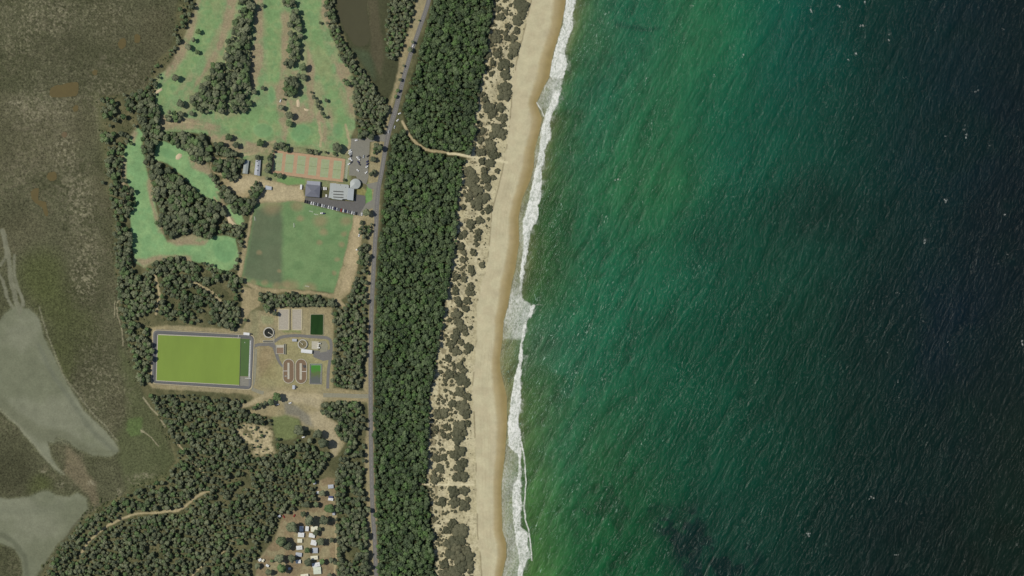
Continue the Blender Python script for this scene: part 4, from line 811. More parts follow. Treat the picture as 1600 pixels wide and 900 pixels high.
fringe = scatter([(240,640),(262,660),(280,700),(280,740),(250,755),(190,785),(150,800),(90,870),(60,914),(50,905),(95,840),(150,780),(200,762),(262,730),(262,700),(240,668)], 5.5, 1.0, 2.6, .75, (18, .45), (), 51)
fringe += scatter([(146,150),(160,150),(170,250),(178,330),(188,420),(195,510),(215,600),(240,650),(228,650),(200,580),(184,500),(174,400),(165,300),(152,220)], 6.5, .9, 2.4, .6, (14, .5), (), 52)
fringe += scatter([(268,20),(284,0),(280,60),(262,90),(240,112),(228,135),(222,130),(240,95),(264,65)], 6.5, .9, 2.2, .6, (14, .5), (), 53)
under = []
for k_, (pl, dn) in enumerate(((SF, .6), (SW, .55), (WBELT, .5), (EB, .5), (EB2, .5), (WB1, .6))): under += scatter(pl, 4.2, .7, 1.9, dn, (12, .44), [(track, 1.5)], 60 + k_)
place_stuff('scrub', 'woodland_understorey', under, 'low undergrowth between the gum trees of the western woods', 'undergrowth')
place_stuff('scrub', 'marsh_scrub', fringe, 'low green scrub along the edge of the salt marsh', 'scrub')
# ------------------------------------------------------------------ roads, lots, buildings
G0 = 4.0
M_asph = mat('asphalt', T(112, 111, 108), .9, .10, .35); M_asph2 = mat('dark_asphalt', T(98, 97, 95), .9, .10, .35)
M_lot = mat('worn_asphalt', T(124, 123, 113), .9, .10, .35); M_gravel = mat('grey_gravel', T(136, 134, 116), .95, .12, .4)
M_conc = mat('concrete', T(176, 172, 156), .85, .12, .5); M_white = mat('white_paint', T(214, 214, 208), .5, .05, .5); M_line = mat('line_paint', T(165, 165, 160), .7, .1, 1)
M_glass = mat('dark_glass', (.02, .025, .03), .1, .1, .5, spec=.5); M_rub = mat('rubber', (.03, .03, .03), .8); M_dark = mat('dark_metal', (.05, .05, .05), .6)
M_liner = mat('grey_liner', T(96, 97, 98), .6, .12, .5); M_roofl = mat('pale_metal_roof', T(160, 166, 164), .5, .07, .5, stretch=(1, .1, 1)); M_roofd = mat('slate_blue_roof', T(104, 107, 118), .6, .08, .5, stretch=(.1, 1, 1)); M_roofm = mat('light_grey_roof', T(146, 150, 160), .5, .08, .4)
M_wall = mat('rendered_wall', T(170, 162, 140), .85); M_steel = mat('galvanised_steel', T(165, 168, 168), .5, .1, 1)
M_cream = mat('cream_roof', T(214, 212, 190), .5, .06, .7); M_wroof = mat('white_roof', T(212, 214, 214), .5, .06, .7); M_groof = mat('grey_roof', T(168, 174, 182), .5, .06, .7); M_green_white = mat('pale_green_roof', T(200, 208, 190), .5, .05, .6)

def ribbon(name, line, w, m, z=G0 + .14, n=8):
    pts = [P(*p) for p in spline(line, n)]; ws = w if callable(w) else (lambda t: w)
    bm = bmesh.new(); Lf = []; Rt = []; k = len(pts)
    for i, p in enumerate(pts):
        a = Vector(pts[max(i - 1, 0)]); b = Vector(pts[min(i + 1, k - 1)]); d = (b - a).normalized(); nn = Vector((-d.y, d.x)); hw = ws(i / (k - 1)) * S / 2
        q = Vector(p); Lf.append(bm.verts.new((*(q + nn * hw), z))); Rt.append(bm.verts.new((*(q - nn * hw), z)))
    for i in range(k - 1): bm.faces.new((Rt[i], Rt[i + 1], Lf[i + 1], Lf[i]))
    return tag(fin(name, bm, m), kind='structure')
ROAD = [(678,-30),(670,0),(664,20),(657,40),(650,60),(643,80),(637,100),(631,120),(626,140),(621,160),(615.5,180),(609,200),(603.5,225),(600,245),(596,270),(592,290),(589.5,310),(588.5,330),(588,349),(585.5,386),(583.5,423),(581,470),(579.5,520),(579,560),(579,600),(579.3,650),(579.6,690),(580.5,740),(582,793),(585,838),(587.5,895),(589,935)]
ribbon('road', ROAD, lambda t: 6.6 + 1.2 * math.exp(-((t - .33) / .06) ** 2), M_asph)
bm = bmesh.new()
pr_ = [P(*p) for p in spline(ROAD, 12)]
for i in range(0, len(pr_) - 1, 2):
    a = Vector(pr_[i]); d = (Vector(pr_[i + 1]) - a).normalized(); nn = Vector((-d.y, d.x)) * .12; b = a + d * 4.0
    bm.faces.new([bm.verts.new((*q, G0 + .16)) for q in (a - nn, b - nn, b + nn, a + nn)])
tag(fin('road_markings', bm, M_line), kind='structure')
def flat(name, pts, m, z, kind='structure', rnd=0):
    bm = bmesh.new(); q = W(pts)
    if rnd: q = rounded(q, rnd)
    sheet(bm, q, z); o = fin(name, bm, m)
    if o.data.polygons[0].normal.z < 0: o.data.flip_normals()
    return tag(o, kind=kind)
flat('junction', [(572,288),(590,284),(594,300),(591,345),(585,345),(582,325),(571,330),(566,338),(560,337),(572,318),(582,312),(584,296),(576,294)], M_lot, G0 + .12)
flat('car_park', [(549,217),(556,216),(572,217),(578,219),(577,240),(575,262),(576,276),(572,288),(560,284),(556,275),(545,274),(546,262),(547,238)], M_lot, G0 + .11)
flat('car_park', [(477,308),(500,309.5),(515,306),(515,312),(553,315),(556,303.5),(571,306),(571,320),(574,331),(562,337),(475,317)], M_asph2, G0 + .10)
flat('car_park', [(572,215),(588,212),(606,208),(602,222),(590,220),(577,222)], M_lot, G0 + .10)
ribbon('access_road', [(578,619),(560,619),(535,618),(505,617.5)], 6.5, M_gravel, G0 + .11)
ribbon('works_road', [(398,541),(404,538.5),(420,538),(428,534),(438,527.5),(450,525),(465,524.5),(480,525.5),(500,527),(511,528),(516.5,533),(517.5,545),(516,560),(513,580),(512,607)], 4.6, M_asph, G0 + .11)
ribbon('works_road', [(422,538),(428,541),(431,550),(434,560),(438,568),(442,573)], lambda t: 7 - 4.0 * t, M_asph, G0 + .13)
ribbon('works_road', [(399,545),(398,570),(396,595),(393,606),(404,612),(412,614)], 5.5, M_gravel, G0 + .09)
flat('works_yard', [(488,547),(500,548),(515,546),(515,562),(505,564),(490,558)], M_asph, G0 + .15)
flat('works_yard', [(500,533),(509,533),(513,540),(511,549),(500,551)], M_gravel, G0 + .17)
flat('concrete_pad', [(487,533),(498.5,533.5),(498.5,546),(487,545.5)], M_conc, G0 + .19)
# grey gravel drying pads are things of the works
def ext(name, pts, z0, z1, m, parent=None, rnd=0, px=True):
    bm = bmesh.new(); q = W(pts) if px else pts
    if rnd: q = rounded(q, rnd)
    prism(bm, q, z0, z1); return fin(name, bm, m, parent)
def ringo(name, pts, win, z0, z1, m, parent=None, rnd=0, inner=None):
    bm = bmesh.new(); q = W(pts); q = rounded(q, rnd) if rnd else q
    ring(bm, q, offset_poly(q, -win) if inner is None else inner, z0, z1); return fin(name, bm, m, parent)

# big pond with floating green cover of algae
M_algae = mat('algae_cover', T(113, 137, 48), .55, .09, .035, bump=.05, stretch=(1, .3, 1)); M_algae2 = mat('dark_algae', T(64, 94, 40), .5, .06, .2)
M_mud = mat('wet_mud', T(128, 126, 116), .8, .15, .5); M_rock = mat('white_rubble', T(178, 180, 180), .9, .35, 1.0, bump=.4)
pe = empty('settling_pond', *P(318, 562), G0); tag(pe, 'large rectangular settling pond covered with bright lime green algae', 'pond')
def child(o, e): o.parent = e; o.matrix_parent_inverse = Matrix.Translation(-Vector(e.location)) @ Matrix.Identity(4); return o
outer = [(240.5,516.8),(396,525.2),(392,607.4),(238.2,597.6)]
inner = [(246.2,521.8),(391.2,529.5),(388.4,603.4),(243.2,594.8)]
qo = rounded(W(outer), 6); qi = rounded(W(inner), 3.2)
bm = bmesh.new(); n_ = len(qo); mid = offset_poly(qo, -1.2)
rows = [[bm.verts.new((x, y, z)) for x, y in pl] for pl, z in ((offset_poly(qo, 3.0), G0 - .2), (qo, G0 + .8), (mid, G0 + .85), (qi, G0 + .12))]
for a in range(3):
    for i in range(n_): bm.faces.new((rows[a][i], rows[a][(i + 1) % n_], rows[a + 1][(i + 1) % n_], rows[a + 1][i]))
child(fin('lined_bank', bm, M_liner), pe)
child(ringo('rim', [(237.8,514.6),(398.4,523.2),(394.4,610),(235.6,599.6)], 2.0, G0 - .2, G0 + .5, mat('bank_gravel', T(170, 160, 130), .95, .12, .5), None, 7), pe)
child(ext('algae_surface', [(246.5,522.8),(376,528.8),(374,601.6),(243.8,594.4)], G0, G0 + .30, M_algae), pe)
child(ext('dark_strip', [(376.4,529),(391,530),(389,588),(375,587.6)], G0, G0 + .27, M_algae2), pe)
child(ext('mud_corner', [(375,588),(389,588.4),(388.5,603.6),(374.2,602.4)], G0, G0 + .22, M_mud), pe)
child(ext('divider', [(375.8,528.5),(376.5,528.5),(374.6,602.4),(373.9,602.4)], G0, G0 + .6, M_dark), pe)
child(ext('rubble_edge', [(390.4,531),(392.2,533),(390.5,590),(388.2,590)], G0, G0 + .55, M_rock), pe)
for q in ([(246.2,522),(376,527.6),(376,528.5),(246.2,523.4)], [(243,594.2),(374.4,601.6),(374.4,602.4),(243,595.2)], [(247,522),(244.6,594),(243.6,594),(245.8,522)]):
    child(ext('white_edging', q, G0, G0 + .4, M_conc), pe)
child(ext('walkway', [(372.3,523.4),(372.8,523.4),(372.6,528.8),(372.1,528.8)], G0 + .9, G0 + 1.1, M_white), pe)
child(ext('walkway', [(383,590.6),(392,591),(392,591.6),(383,591.2)], G0 + .9, G0 + 1.1, M_white), pe)
child(ext('buoy', [(382.2,534.6),(383,534.6),(383,535.6),(382.2,535.6)], G0, G0 + .7, M_white), pe)

def pond(name, pts, bank, wm, label, bm_=None, wl=.25, rnd=1.2, extra=None):
    cx = sum(p[0] for p in pts) / len(pts); cy = sum(p[1] for p in pts) / len(pts)
    e = empty(name, *P(cx, cy), G0); tag(e, label, 'pond'); q = rounded(W(pts), rnd); o = offset_poly(q, bank)
    bm = bmesh.new(); m2 = offset_poly(q, bank * .55)
    rr_ = [[bm.verts.new((x, y, z)) for x, y in pl] for pl, z in ((o, G0 - .2), (m2, G0 + .7), (offset_poly(q, bank * .35), G0 + .7), (q, G0 + .1))]
    for a in range(3):
        for i in range(len(q)): bm.faces.new((rr_[a][i], rr_[a][(i + 1) % len(q)], rr_[a + 1][(i + 1) % len(q)], rr_[a + 1][i]))
    child(fin('bank', bm, bm_ or M_conc), e)
    bm = bmesh.new(); prism(bm, offset_poly(q, .3), G0, G0 + wl); child(fin('water', bm, wm), e); return e
M_dgreen = mat('dark_green_water', T(34, 62, 24), .15, .25, .12, spec=.3, stretch=(1, .25, 1))
pond('small_pond', [(486.2,491.8),(505,491.8),(504.6,523.2),(485.4,522.6)], 1.6, M_dgreen, 'small rectangular pond of very dark green water at the top right of the works', mat('earth_bank', T(148, 144, 118), .95, .15, .5))
# two tone pond
def two_tone():
    m = bpy.data.materials.new('murky_green_water'); m.use_nodes = True; N, L = nodes(m); b = N['Principled BSDF']
    g = N.new('ShaderNodeNewGeometry'); sp_ = N.new('ShaderNodeSeparateXYZ'); L.new(g.outputs['Position'], sp_.inputs[0])
    nz = N.new('ShaderNodeTexNoise'); nz.inputs['Scale'].default_value = .25; nz.inputs['Detail'].default_value = 4; L.new(g.outputs['Position'], nz.inputs[0])
    a = N.new('ShaderNodeMath'); a.operation = 'MULTIPLY_ADD'; a.inputs[1].default_value = 14; L.new(nz.outputs['Fac'], a.inputs[0]); L.new(sp_.outputs['Y'], a.inputs[2])
    r = N.new('ShaderNodeMapRange'); y1 = P(0, 576)[1]; y0 = P(0, 592)[1]; r.inputs[1].default_value = y0 + 7; r.inputs[2].default_value = y1 + 7; L.new(a.outputs[0], r.inputs[0])
    cr = N.new('ShaderNodeValToRGB'); e = cr.color_ramp.elements; e[0].color = (*T(86, 92, 86), 1); e[1].color = (*T(62, 126, 34), 1); x = e.new(.45); x.color = (*T(88, 100, 60), 1)
    L.new(r.outputs[0], cr.inputs[0]); L.new(cr.outputs[0], b.inputs['Base Color']); b.inputs['Roughness'].default_value = .3; return m
e2 = pond('green_tank', [(484.6,568.6),(503,568.6),(502.6,600),(484.0,599.6)], .9, two_tone(), 'rectangular basin bright green at the top and murky grey at the bottom', M_conc, .3, .5)
child(ringo('inner_liner', [(484.9,568.9),(502.7,568.9),(502.3,599.7),(484.3,599.3)], 1.2, G0 + .28, G0 + .42, M_liner), e2)
child(ext('handrail', [(501.6,570),(501.9,570),(501.6,598),(501.3,598)], G0 + .5, G0 + .9, M_white), e2)
child(ext('handrail', [(486,570),(501.8,570),(501.8,570.3),(486,570.3)], G0 + .5, G0 + .9, M_white), e2)
# drying beds
M_bed = mat('dried_sludge', T(164, 158, 144), .95, .16, .5, bump=.15); M_ridge = mat('sandy_ridge', T(186, 178, 148), .95, .12, .6, bump=.1)
for i, (a, b_) in enumerate(((435.2, 451.6), (456.6, 471.6))):
    e = empty('drying_bed', *P((a + b_) / 2, 500), G0); tag(e, ('left' if i == 0 else 'right') + ' one of the two pale grey drying beds beside the dark green pond', 'drying bed', 'drying beds')
    child(ext('bed', [(a, 483.5), (b_, 483.5), (b_ - .4, 515), (a + .2, 515)], G0, G0 + .2, M_bed), e)
    child(ringo('ridge', [(a - .8, 482.6), (b_ + .8, 482.6), (b_ + .4, 516), (a - .6, 516)], 1.0, G0 - .1, G0 + .55, M_ridge, None, .8), e)
    if i == 0: child(ext('pipe', [(453.4,482), (454, 482), (453.6, 516), (453, 516)], G0, G0 + .5, M_dark), e)
def circ(px, py, r, n=32): return [(px + r * math.cos(t), py + r * math.sin(t)) for t in np.linspace(0, 2 * math.pi, n, endpoint=False)]
# clarifiers
M_blackw = mat('black_water', (.018, .02, .016), .25, .2, .3); M_brownw = mat('brown_water', T(112, 104, 74), .5, .22, .5)
def clarifier(px, py, r, water, label, ang, wallm):
    e = empty('clarifier_tank', *P(px, py), G0); tag(e, label, 'tank')
    child(ringo('wall', circ(px, py, r), 1.0, G0 - .2, G0 + 2.2, wallm), e)
    child(ext('water', circ(px, py, r - .6), G0, G0 + 1.2, water), e)
    c, s = math.cos(ang), math.sin(ang); w = .38
    br = [(px - s * w - c * .8, py + c * w - s * .8), (px - s * w + c * (r + .6), py + c * w + s * (r + .6)), (px + s * w + c * (r + .6), py - c * w + s * (r + .6)), (px + s * w - c * .8, py - c * w - s * .8)]
    child(ext('bridge', br, G0 + 2.2, G0 + 2.45, M_conc), e)
    child(ext('centre_drum', circ(px, py, .95, 14), G0 + 1.0, G0 + 2.7, M_conc), e)
    child(ringo('walkway', circ(px, py, r + .6), .55, G0 + 1.7, G0 + 1.85, M_steel), e)
    return e
clarifier(420, 519.6, 7.9, M_blackw, 'round clarifier tank with black water and a pale bridge arm', .6, M_conc)
clarifier(473, 537.8, 7.2, M_brownw, 'round tank of brown water beside the long white building', -2.4, M_conc)
e = empty('pipework', *P(428.5, 530), G0); tag(e, 'grey bent pipes between the black clarifier and the road', 'pipes')
for q in ([(428.2,516),(429,516),(429,537),(428.2,537)], [(424,528.6),(428.2,530.2),(428.2,530.8),(424,529.3)]): child(ext('pipe', q, G0 + .4, G0 + .9, M_conc), e)
e = empty('channel_tank', *P(418.5, 533.3), G0); tag(e, 'narrow concrete channel tank with dark slots below the black clarifier', 'tank')
child(ringo('wall', [(410.8,531.6),(427.6,531.6),(427.6,535.4),(410.8,535.4)], .6, G0 - .1, G0 + 1.3, M_conc), e); child(ext('water', [(411.4,532.2),(427,532.2),(427,534.8),(411.4,534.8)], G0, G0 + .7, M_blackw), e); child(ext('divider', [(412,533.3),(426.6,533.3),(426.6,533.7),(412,533.7)], G0, G0 + 1.3, M_conc), e)
# square tank
e = empty('square_tank', *P(438, 546.5), G0); tag(e, 'square tank with brown contents and pale concrete rim', 'tank')
child(ringo('wall', [(431.6,538.8),(443.8,538.8),(443.8,553),(431.6,553)], .7, G0 - .1, G0 + 1.8, M_conc), e)
child(ext('contents', [(432.2,543.2),(442.8,543.2),(442.8,552.4),(432.2,552.4)], G0, G0 + 1.1, mat('brown_sludge', T(132, 112, 92), .8, .12, .5)), e)
child(ext('walkway', [(432.2,539.2),(443,539.2),(443,543.1),(432.2,543.1)], G0, G0 + 1.5, M_conc), e)
child(ringo('handrail', [(443.9,537.4),(446.6,537.4),(446.6,553.6),(443.9,553.6)], .3, G0, G0 + 1.9, M_steel), e)
# oxidation ditches
M_ox = mat('brown_ditch_water', T(114, 94, 72), .5, .10, .6)
def stadium(cx, y0, y1, r, n=10):
    out = []
    for k in range(n + 1): t = math.pi + math.pi * k / n; out.append((cx + r * math.cos(t), y0 + r + r * math.sin(t)))
    for k in range(n + 1): t = math.pi * k / n; out.append((cx + r * math.cos(t), y1 - r + r * math.sin(t)))
    return out
for i, (cx, y0, y1, isl) in enumerate(((451, 561.4, 598.2, (449.2, 452.4, 566.8, 592.4)), (470.6, 561.4, 598.8, (468.2, 471.8, 567.6, 593.2)))):
    e = empty('oxidation_ditch', *P(cx, 580), G0); tag(e, ('left' if i == 0 else 'right') + ' brown oval racetrack shaped ditch with a pale island', 'ditch', 'oval ditches')
    st_ = stadium(cx, y0, y1, 8.1)
    child(ringo('wall', stadium(cx, y0 - .9, y1 + .9, 9.0), .9, G0 - .1, G0 + .9, M_conc), e)
    child(ext('water', st_, G0, G0 + .5, M_ox), e)
    a, b_, c_, d_ = isl
    child(ext('island', [(a, c_), (b_, c_), (b_, d_), (a, d_)], G0, G0 + .8, M_conc, None, .6), e)
    yb = 579.6 if i == 0 else 580.4; xa, xb = ((cx - 8.4, a) if i == 0 else (b_, cx + 8.6))
    child(ext('bridge', [(xa, yb - .3), (xb, yb - .3), (xb, yb + .3), (xa, yb + .3)], G0 + .9, G0 + 1.1, M_white), e)
    child(ext('aerator', [(cx - 6, 587), (cx - 3, 587), (cx - 3, 588.2), (cx - 6, 588.2)] if i == 0 else [(cx + 2.2, 570.5), (cx + 7, 570.5), (cx + 7.6, 574.5), (cx + 4, 574.5)], G0 + .5, G0 + 1.3, M_steel if i == 0 else M_dark), e)

# ---- sheds and houses
def building(name, pts, h, roofm, label, wallm=None, roof='gable', rise=.8, over=.5, z=G0 + .1, cat='shed', door_side=2, win=True):
    """pts: 4 px corners, TL TR BR BL; ridge runs along the longer side"""
    q = [Vector(p) for p in W(pts)]; c = sum(q, Vector((0, 0))) / 4
    e = empty(name, c.x, c.y, z); tag(e, label, cat)
    L_ = [v - c for v in q]
    bm = bmesh.new(); prism(bm, [tuple(v) for v in L_], -.2, h); fin('wall', bm, wallm or M_wall, e)
    R = [Vector(v) for v in offset_poly([tuple(v) for v in L_], over)]
    w = (R[1] - R[0]).length; d = (R[3] - R[0]).length
    bm = bmesh.new(); z0 = h + .02; z1 = h + rise
    lo = [bm.verts.new((v.x, v.y, z0)) for v in R]; lb = [bm.verts.new((v.x, v.y, z0 - .15)) for v in R]
    if roof == 'flat':
        hi = [bm.verts.new((v.x, v.y, z0 + .25)) for v in R]; bm.faces.new(hi)
        for i in range(4): bm.faces.new((lo[i], lo[(i + 1) % 4], hi[(i + 1) % 4], hi[i]))
    else:
        if w >= d: A = (R[0] + R[3]) / 2; B_ = (R[1] + R[2]) / 2; ins = d / 2 / w
        else: A = (R[0] + R[1]) / 2; B_ = (R[3] + R[2]) / 2; ins = w / 2 / d
        if roof == 'hip': A, B_ = A.lerp(B_, ins), B_.lerp(A, ins)
        a = bm.verts.new((A.x, A.y, z1)); b = bm.verts.new((B_.x, B_.y, z1))
        if w >= d:
            for f in ((lo[0], lo[1], b, a), (lo[2], lo[3], a, b), (lo[3], lo[0], a), (lo[1], lo[2], b)): bm.faces.new(f)
        else:
            for f in ((lo[1], lo[2], b, a), (lo[3], lo[0], a, b), (lo[0], lo[1], a), (lo[2], lo[3], b)): bm.faces.new(f)
    for i in range(4): bm.faces.new((lb[i], lb[(i + 1) % 4], lo[(i + 1) % 4], lo[i]))
    bm.faces.new(lb[::-1]); fin('roof', bm, roofm, e)
    if win:
        for sd, nm, wd, zz0, zz1 in ((door_side, 'door', 1.0, 0, 2.0), (door_side, 'window', 1.2, 1.0, 2.0), ((door_side + 2) % 4, 'window', 1.4, 1.0, 2.0)):
            a = L_[sd]; b = L_[(sd + 1) % 4]; dd = (b - a); ln = dd.length; dd.normalize(); nn = Vector((dd.y, -dd.x))
            if nn.dot((a + b) / 2) < 0: nn = -nn
            t = .3 if nm == 'door' else .68; c0 = a + dd * ln * t; zt = min(zz1, h - .15)
            bm = bmesh.new(); prism(bm, [tuple(c0 - dd * wd / 2), tuple(c0 + dd * wd / 2), tuple(c0 + dd * wd / 2 + nn * .06), tuple(c0 - dd * wd / 2 + nn * .06)], zz0 + .05, zt)
            dw = fin(nm, bm, M_glass if nm == 'window' else M_steel, e); bm = bmesh.new()
            if nm == 'door': c1 = c0 + dd * wd * .35 + nn * .1; box(bm, c1.x - .06, c1.x + .06, c1.y - .06, c1.y + .06, 1.0, 1.15); fin('handle', bm, M_dark, dw)
            else: c1 = c0 + nn * .07; prism(bm, [tuple(c1 - dd * .75 - nn * .04), tuple(c1 + dd * .75 - nn * .04), tuple(c1 + dd * .75 + nn * .06), tuple(c1 - dd * .75 + nn * .06)], zz0 - .08, zz0 + .02); fin('sill', bm, M_white, dw)
    return e
hall = building('sports_hall', [(478.6,288.6),(500.4,290.6),(499.0,308.2),(477.6,306.4)], 4.6, M_roofd, 'sports hall with slate blue hipped roof and pale grey annex roof', roof='hip', rise=1.8, cat='building')
bm = bmesh.new(); an = [Vector(p) - Vector(hall.location[:2]) for p in W([(480,282.6),(500.8,284),(500.3,290.3),(479.4,288.4)])]
prism(bm, [tuple(v) for v in an], -.2, 4.0); annex = fin('annex_roof', bm, M_roofm, hall)
ce = empty('clubhouse', *P(534, 299), G0 + .1); tag(ce, 'sprawling clubhouse with pale metal roofs, three roof strips and a round end', 'building')
def cpart(name, pts, z0, z1, m, rnd=0, parent=None): return child(ext(name, pts, z0, z1, m, None, rnd), ce)
main = [(516.2,286.4),(525.5,286.6),(526.2,287.4),(544,288.6),(545.5,290.6),(543.2,311.4),(535.6,311.2),(534.6,312.8),(519.6,311.0),(517.5,309.6),(513.6,309.2),(515.4,297)]
cpart('wall', offset_poly(main, -.6), G0, G0 + 4.2, M_wall)
def slope_roof(name, pts, zf, m, th=.3):
    bm = bmesh.new(); q = W(pts); hi = [bm.verts.new((x, y, zf(x, y))) for x, y in q]; lo = [bm.verts.new((x, y, zf(x, y) - th)) for x, y in q]
    bm.faces.new(hi); bm.faces.new(lo[::-1])
    for i in range(len(q)): bm.faces.new((lo[i], lo[(i + 1) % len(q)], hi[(i + 1) % len(q)], hi[i]))
    return child(fin(name, bm, m), ce)
yc = P(0, 299)[1]
slope_roof('roof', main, lambda x, y: G0 + 4.9 - .03 * (y - yc), M_roofl)
for k, yy in enumerate((298.8, 303.4, 307.8)):
    zz = G0 + 5.0
    child(ext('roof_strip', [(521.2, yy - .5), (536.8, yy + .5), (536.7, yy + 1.8), (521.1, yy + .8)], zz, zz + .55, M_dark), ce)
wing = [(544.2,293.6),(553.6,295.4),(552.2,313.6),(542.6,312.2)]
cpart('wing_wall', offset_poly(wing, -.5), G0, G0 + 4.8, M_wall)
slope_roof('wing_roof', wing, lambda x, y: G0 + 5.6 + .05 * (x - P(548, 0)[0]), mat('blue_grey_roof', T(152, 160, 164), .5, .06, .5))
cx, cy = 555.6, 287.4
rd = [(547.0,294.0),(547.4,284.6)] + [(cx + 8.2 * math.cos(t), cy + 8.2 * math.sin(t)) for t in np.linspace(-2.4, 1.15, 11)] + [(553.5,295.2)]
cpart('round_wall', offset_poly(rd, -.4), G0, G0 + 4.4, M_wall)
bm = bmesh.new(); q = W(rd); ap = bm.verts.new((*P(cx - 1, cy), G0 + 6.2)); rv = [bm.verts.new((x, y, G0 + 4.7)) for x, y in q]; rb = [bm.verts.new((x, y, G0 + 4.4)) for x, y in q]
for i in range(len(q)): j = (i + 1) % len(q); bm.faces.new((rv[i], rv[j], ap)); bm.faces.new((rb[i], rb[j], rv[j], rv[i]))
child(fin('round_roof', bm, M_roofl), ce)
for (x, y) in ((517.5,300.5),(522,309.4),(531,288.5),(539,292),(540,306)): cpart('roof_vent', [(x, y), (x + 1.2, y), (x + 1.2, y + 1.2), (x, y + 1.2)], G0 + 4.9, G0 + 5.6, M_steel)
for k, x in enumerate((521, 527, 533)): cpart('window', [(x, 310.7 + .1 * k), (x + 3, 310.9 + .1 * k), (x + 3, 311.2 + .1 * k), (x, 311.0 + .1 * k)], G0 + 1, G0 + 2.6, M_glass)
cpart('door', [(546, 313.0), (548.2, 313.2), (548.2, 313.5), (546, 313.3)], G0, G0 + 2.3, M_glass)
for i, (x, y, w_, h_, lab) in enumerate(((506.4,294.6,2.4,5,'white upright service tank in the gap between hall and clubhouse, left of two'),(509.6,294.8,2.2,4.2,'white upright service tank in the gap beside the clubhouse wall'),(510,305.8,2.6,4,'white service tank lower in the gap near the asphalt'),(503.2,294.6,1.4,4.6,'dark service rack beside the hall wall'))):
    e = empty('service_unit', *P(x, y), G0 + .12); tag(e, lab, 'service unit'); bm = bmesh.new(); box(bm, -w_ * S / 2, w_ * S / 2, -h_ * S / 2, h_ * S / 2, 0, 2.0, .12); fin('casing', bm, M_white if i < 3 else M_dark, e)
    bm = bmesh.new(); cyl(bm, 0, h_ * .2, 2.0, 2.35, .35, n=10); fin('hatch', bm, M_steel, e)
building('long_shed', [(382.4,252.2),(389.0,251.0),(386.6,271.2),(379.8,270.4)], 3.2, mat('weathered_roof', T(142, 150, 148), .6, .1, .5), 'narrow shed with weathered blue grey roof, left of the striped one', rise=.7)
sb = building('striped_shed', [(400.4,250.4),(407.4,250.6),(405.6,274.4),(398.0,272.6)], 3.4, mat('grey_tin_roof', T(150, 156, 164), .5, .1, .5), 'long grey roofed shed with dark and white roof panels near the courts', rise=.8)
for k, (dx, dy, mm_) in enumerate(((-.6, 8.4, M_glass), (.6, 2.6, M_glass), (-.8, -1.5, M_wroof), (.3, -4, M_glass))):
    bm = bmesh.new(); box(bm, dx - .8, dx + .8, dy - .6, dy + .6, 3.95, 4.28); fin('roof_panel', bm, mm_, sb)
building('small_hut', [(415.6,290.4),(424.2,292.2),(423.8,296.4),(415.4,295.6)], 2.4, M_groof, 'small pale hut on the bare sand north of the playing field', rise=.4)
building('shipping_container', [(469.4,288.6),(472.4,288.8),(471.8,296.2),(468.8,296)], 2.5, M_wroof, 'white container standing on sand beside the hall', roof='flat', wallm=M_white, over=.02, cat='container')
building('works_office', [(471.4,545.8),(487.6,547.6),(487.2,552.0),(471.0,550.2)], 3.2, M_wroof, 'long white roofed building below the round brown tank', rise=.5, cat='building', door_side=2)
building('pump_house', [(457.4,529.8),(463.4,530.0),(463.2,533.0),(457.2,532.8)], 2.6, M_groof, 'tiny pale pump house left of the round brown tank', rise=.3)
building('blower_shed', [(381,519.4),(390,520.2),(389.8,523.8),(380.8,523)], 2.6, M_wroof, 'white shed at the upper right corner of the green pond', rise=.3, over=.2)
building('tool_shed', [(457.4,602),(461.2,602),(461,607.8),(457.2,607.8)], 2.4, M_groof, 'small grey shed below the two oval ditches', rise=.3, over=.2)
def tank(px, py, r, h, m, label):
    e = empty('tank', *P(px, py), G0 + .15); tag(e, label, 'tank'); bm = bmesh.new(); cyl(bm, 0, 0, 0, h, r * S, n=20); fin('shell', bm, m, e, smooth=False)
    bm = bmesh.new(); cyl(bm, 0, 0, h, h + .35, r * S, .15, n=20); fin('lid', bm, m, e)
tank(392.2, 521.8, 1.2, 2.4, M_dark, 'black tank at the end of the white shed by the green pond')
tank(462.8, 604.6, 1.2, 2.2, M_dark, 'black tank beside the small grey shed under the ditches')
for k, (x, y, m_) in enumerate(((497.8,537.2,M_white),(500.2,536.6,M_white),(497.4,540.2,M_white),(497.2,543.0,M_white),(499.2,543.2,M_white))):
    tank(x, y, 1.1, 2.2, m_, ('first','second','third','fourth','fifth')[k] + ' white tank of the cluster on the concrete pad, counted from the top')
for k, (x, y) in enumerate(((498.6,535.2),(498.8,541.6),(498,545.4))): tank(x, y, .8, 1.6, M_dark, ('upper','middle','lower')[k] + ' black drum among the white tanks on the concrete pad')
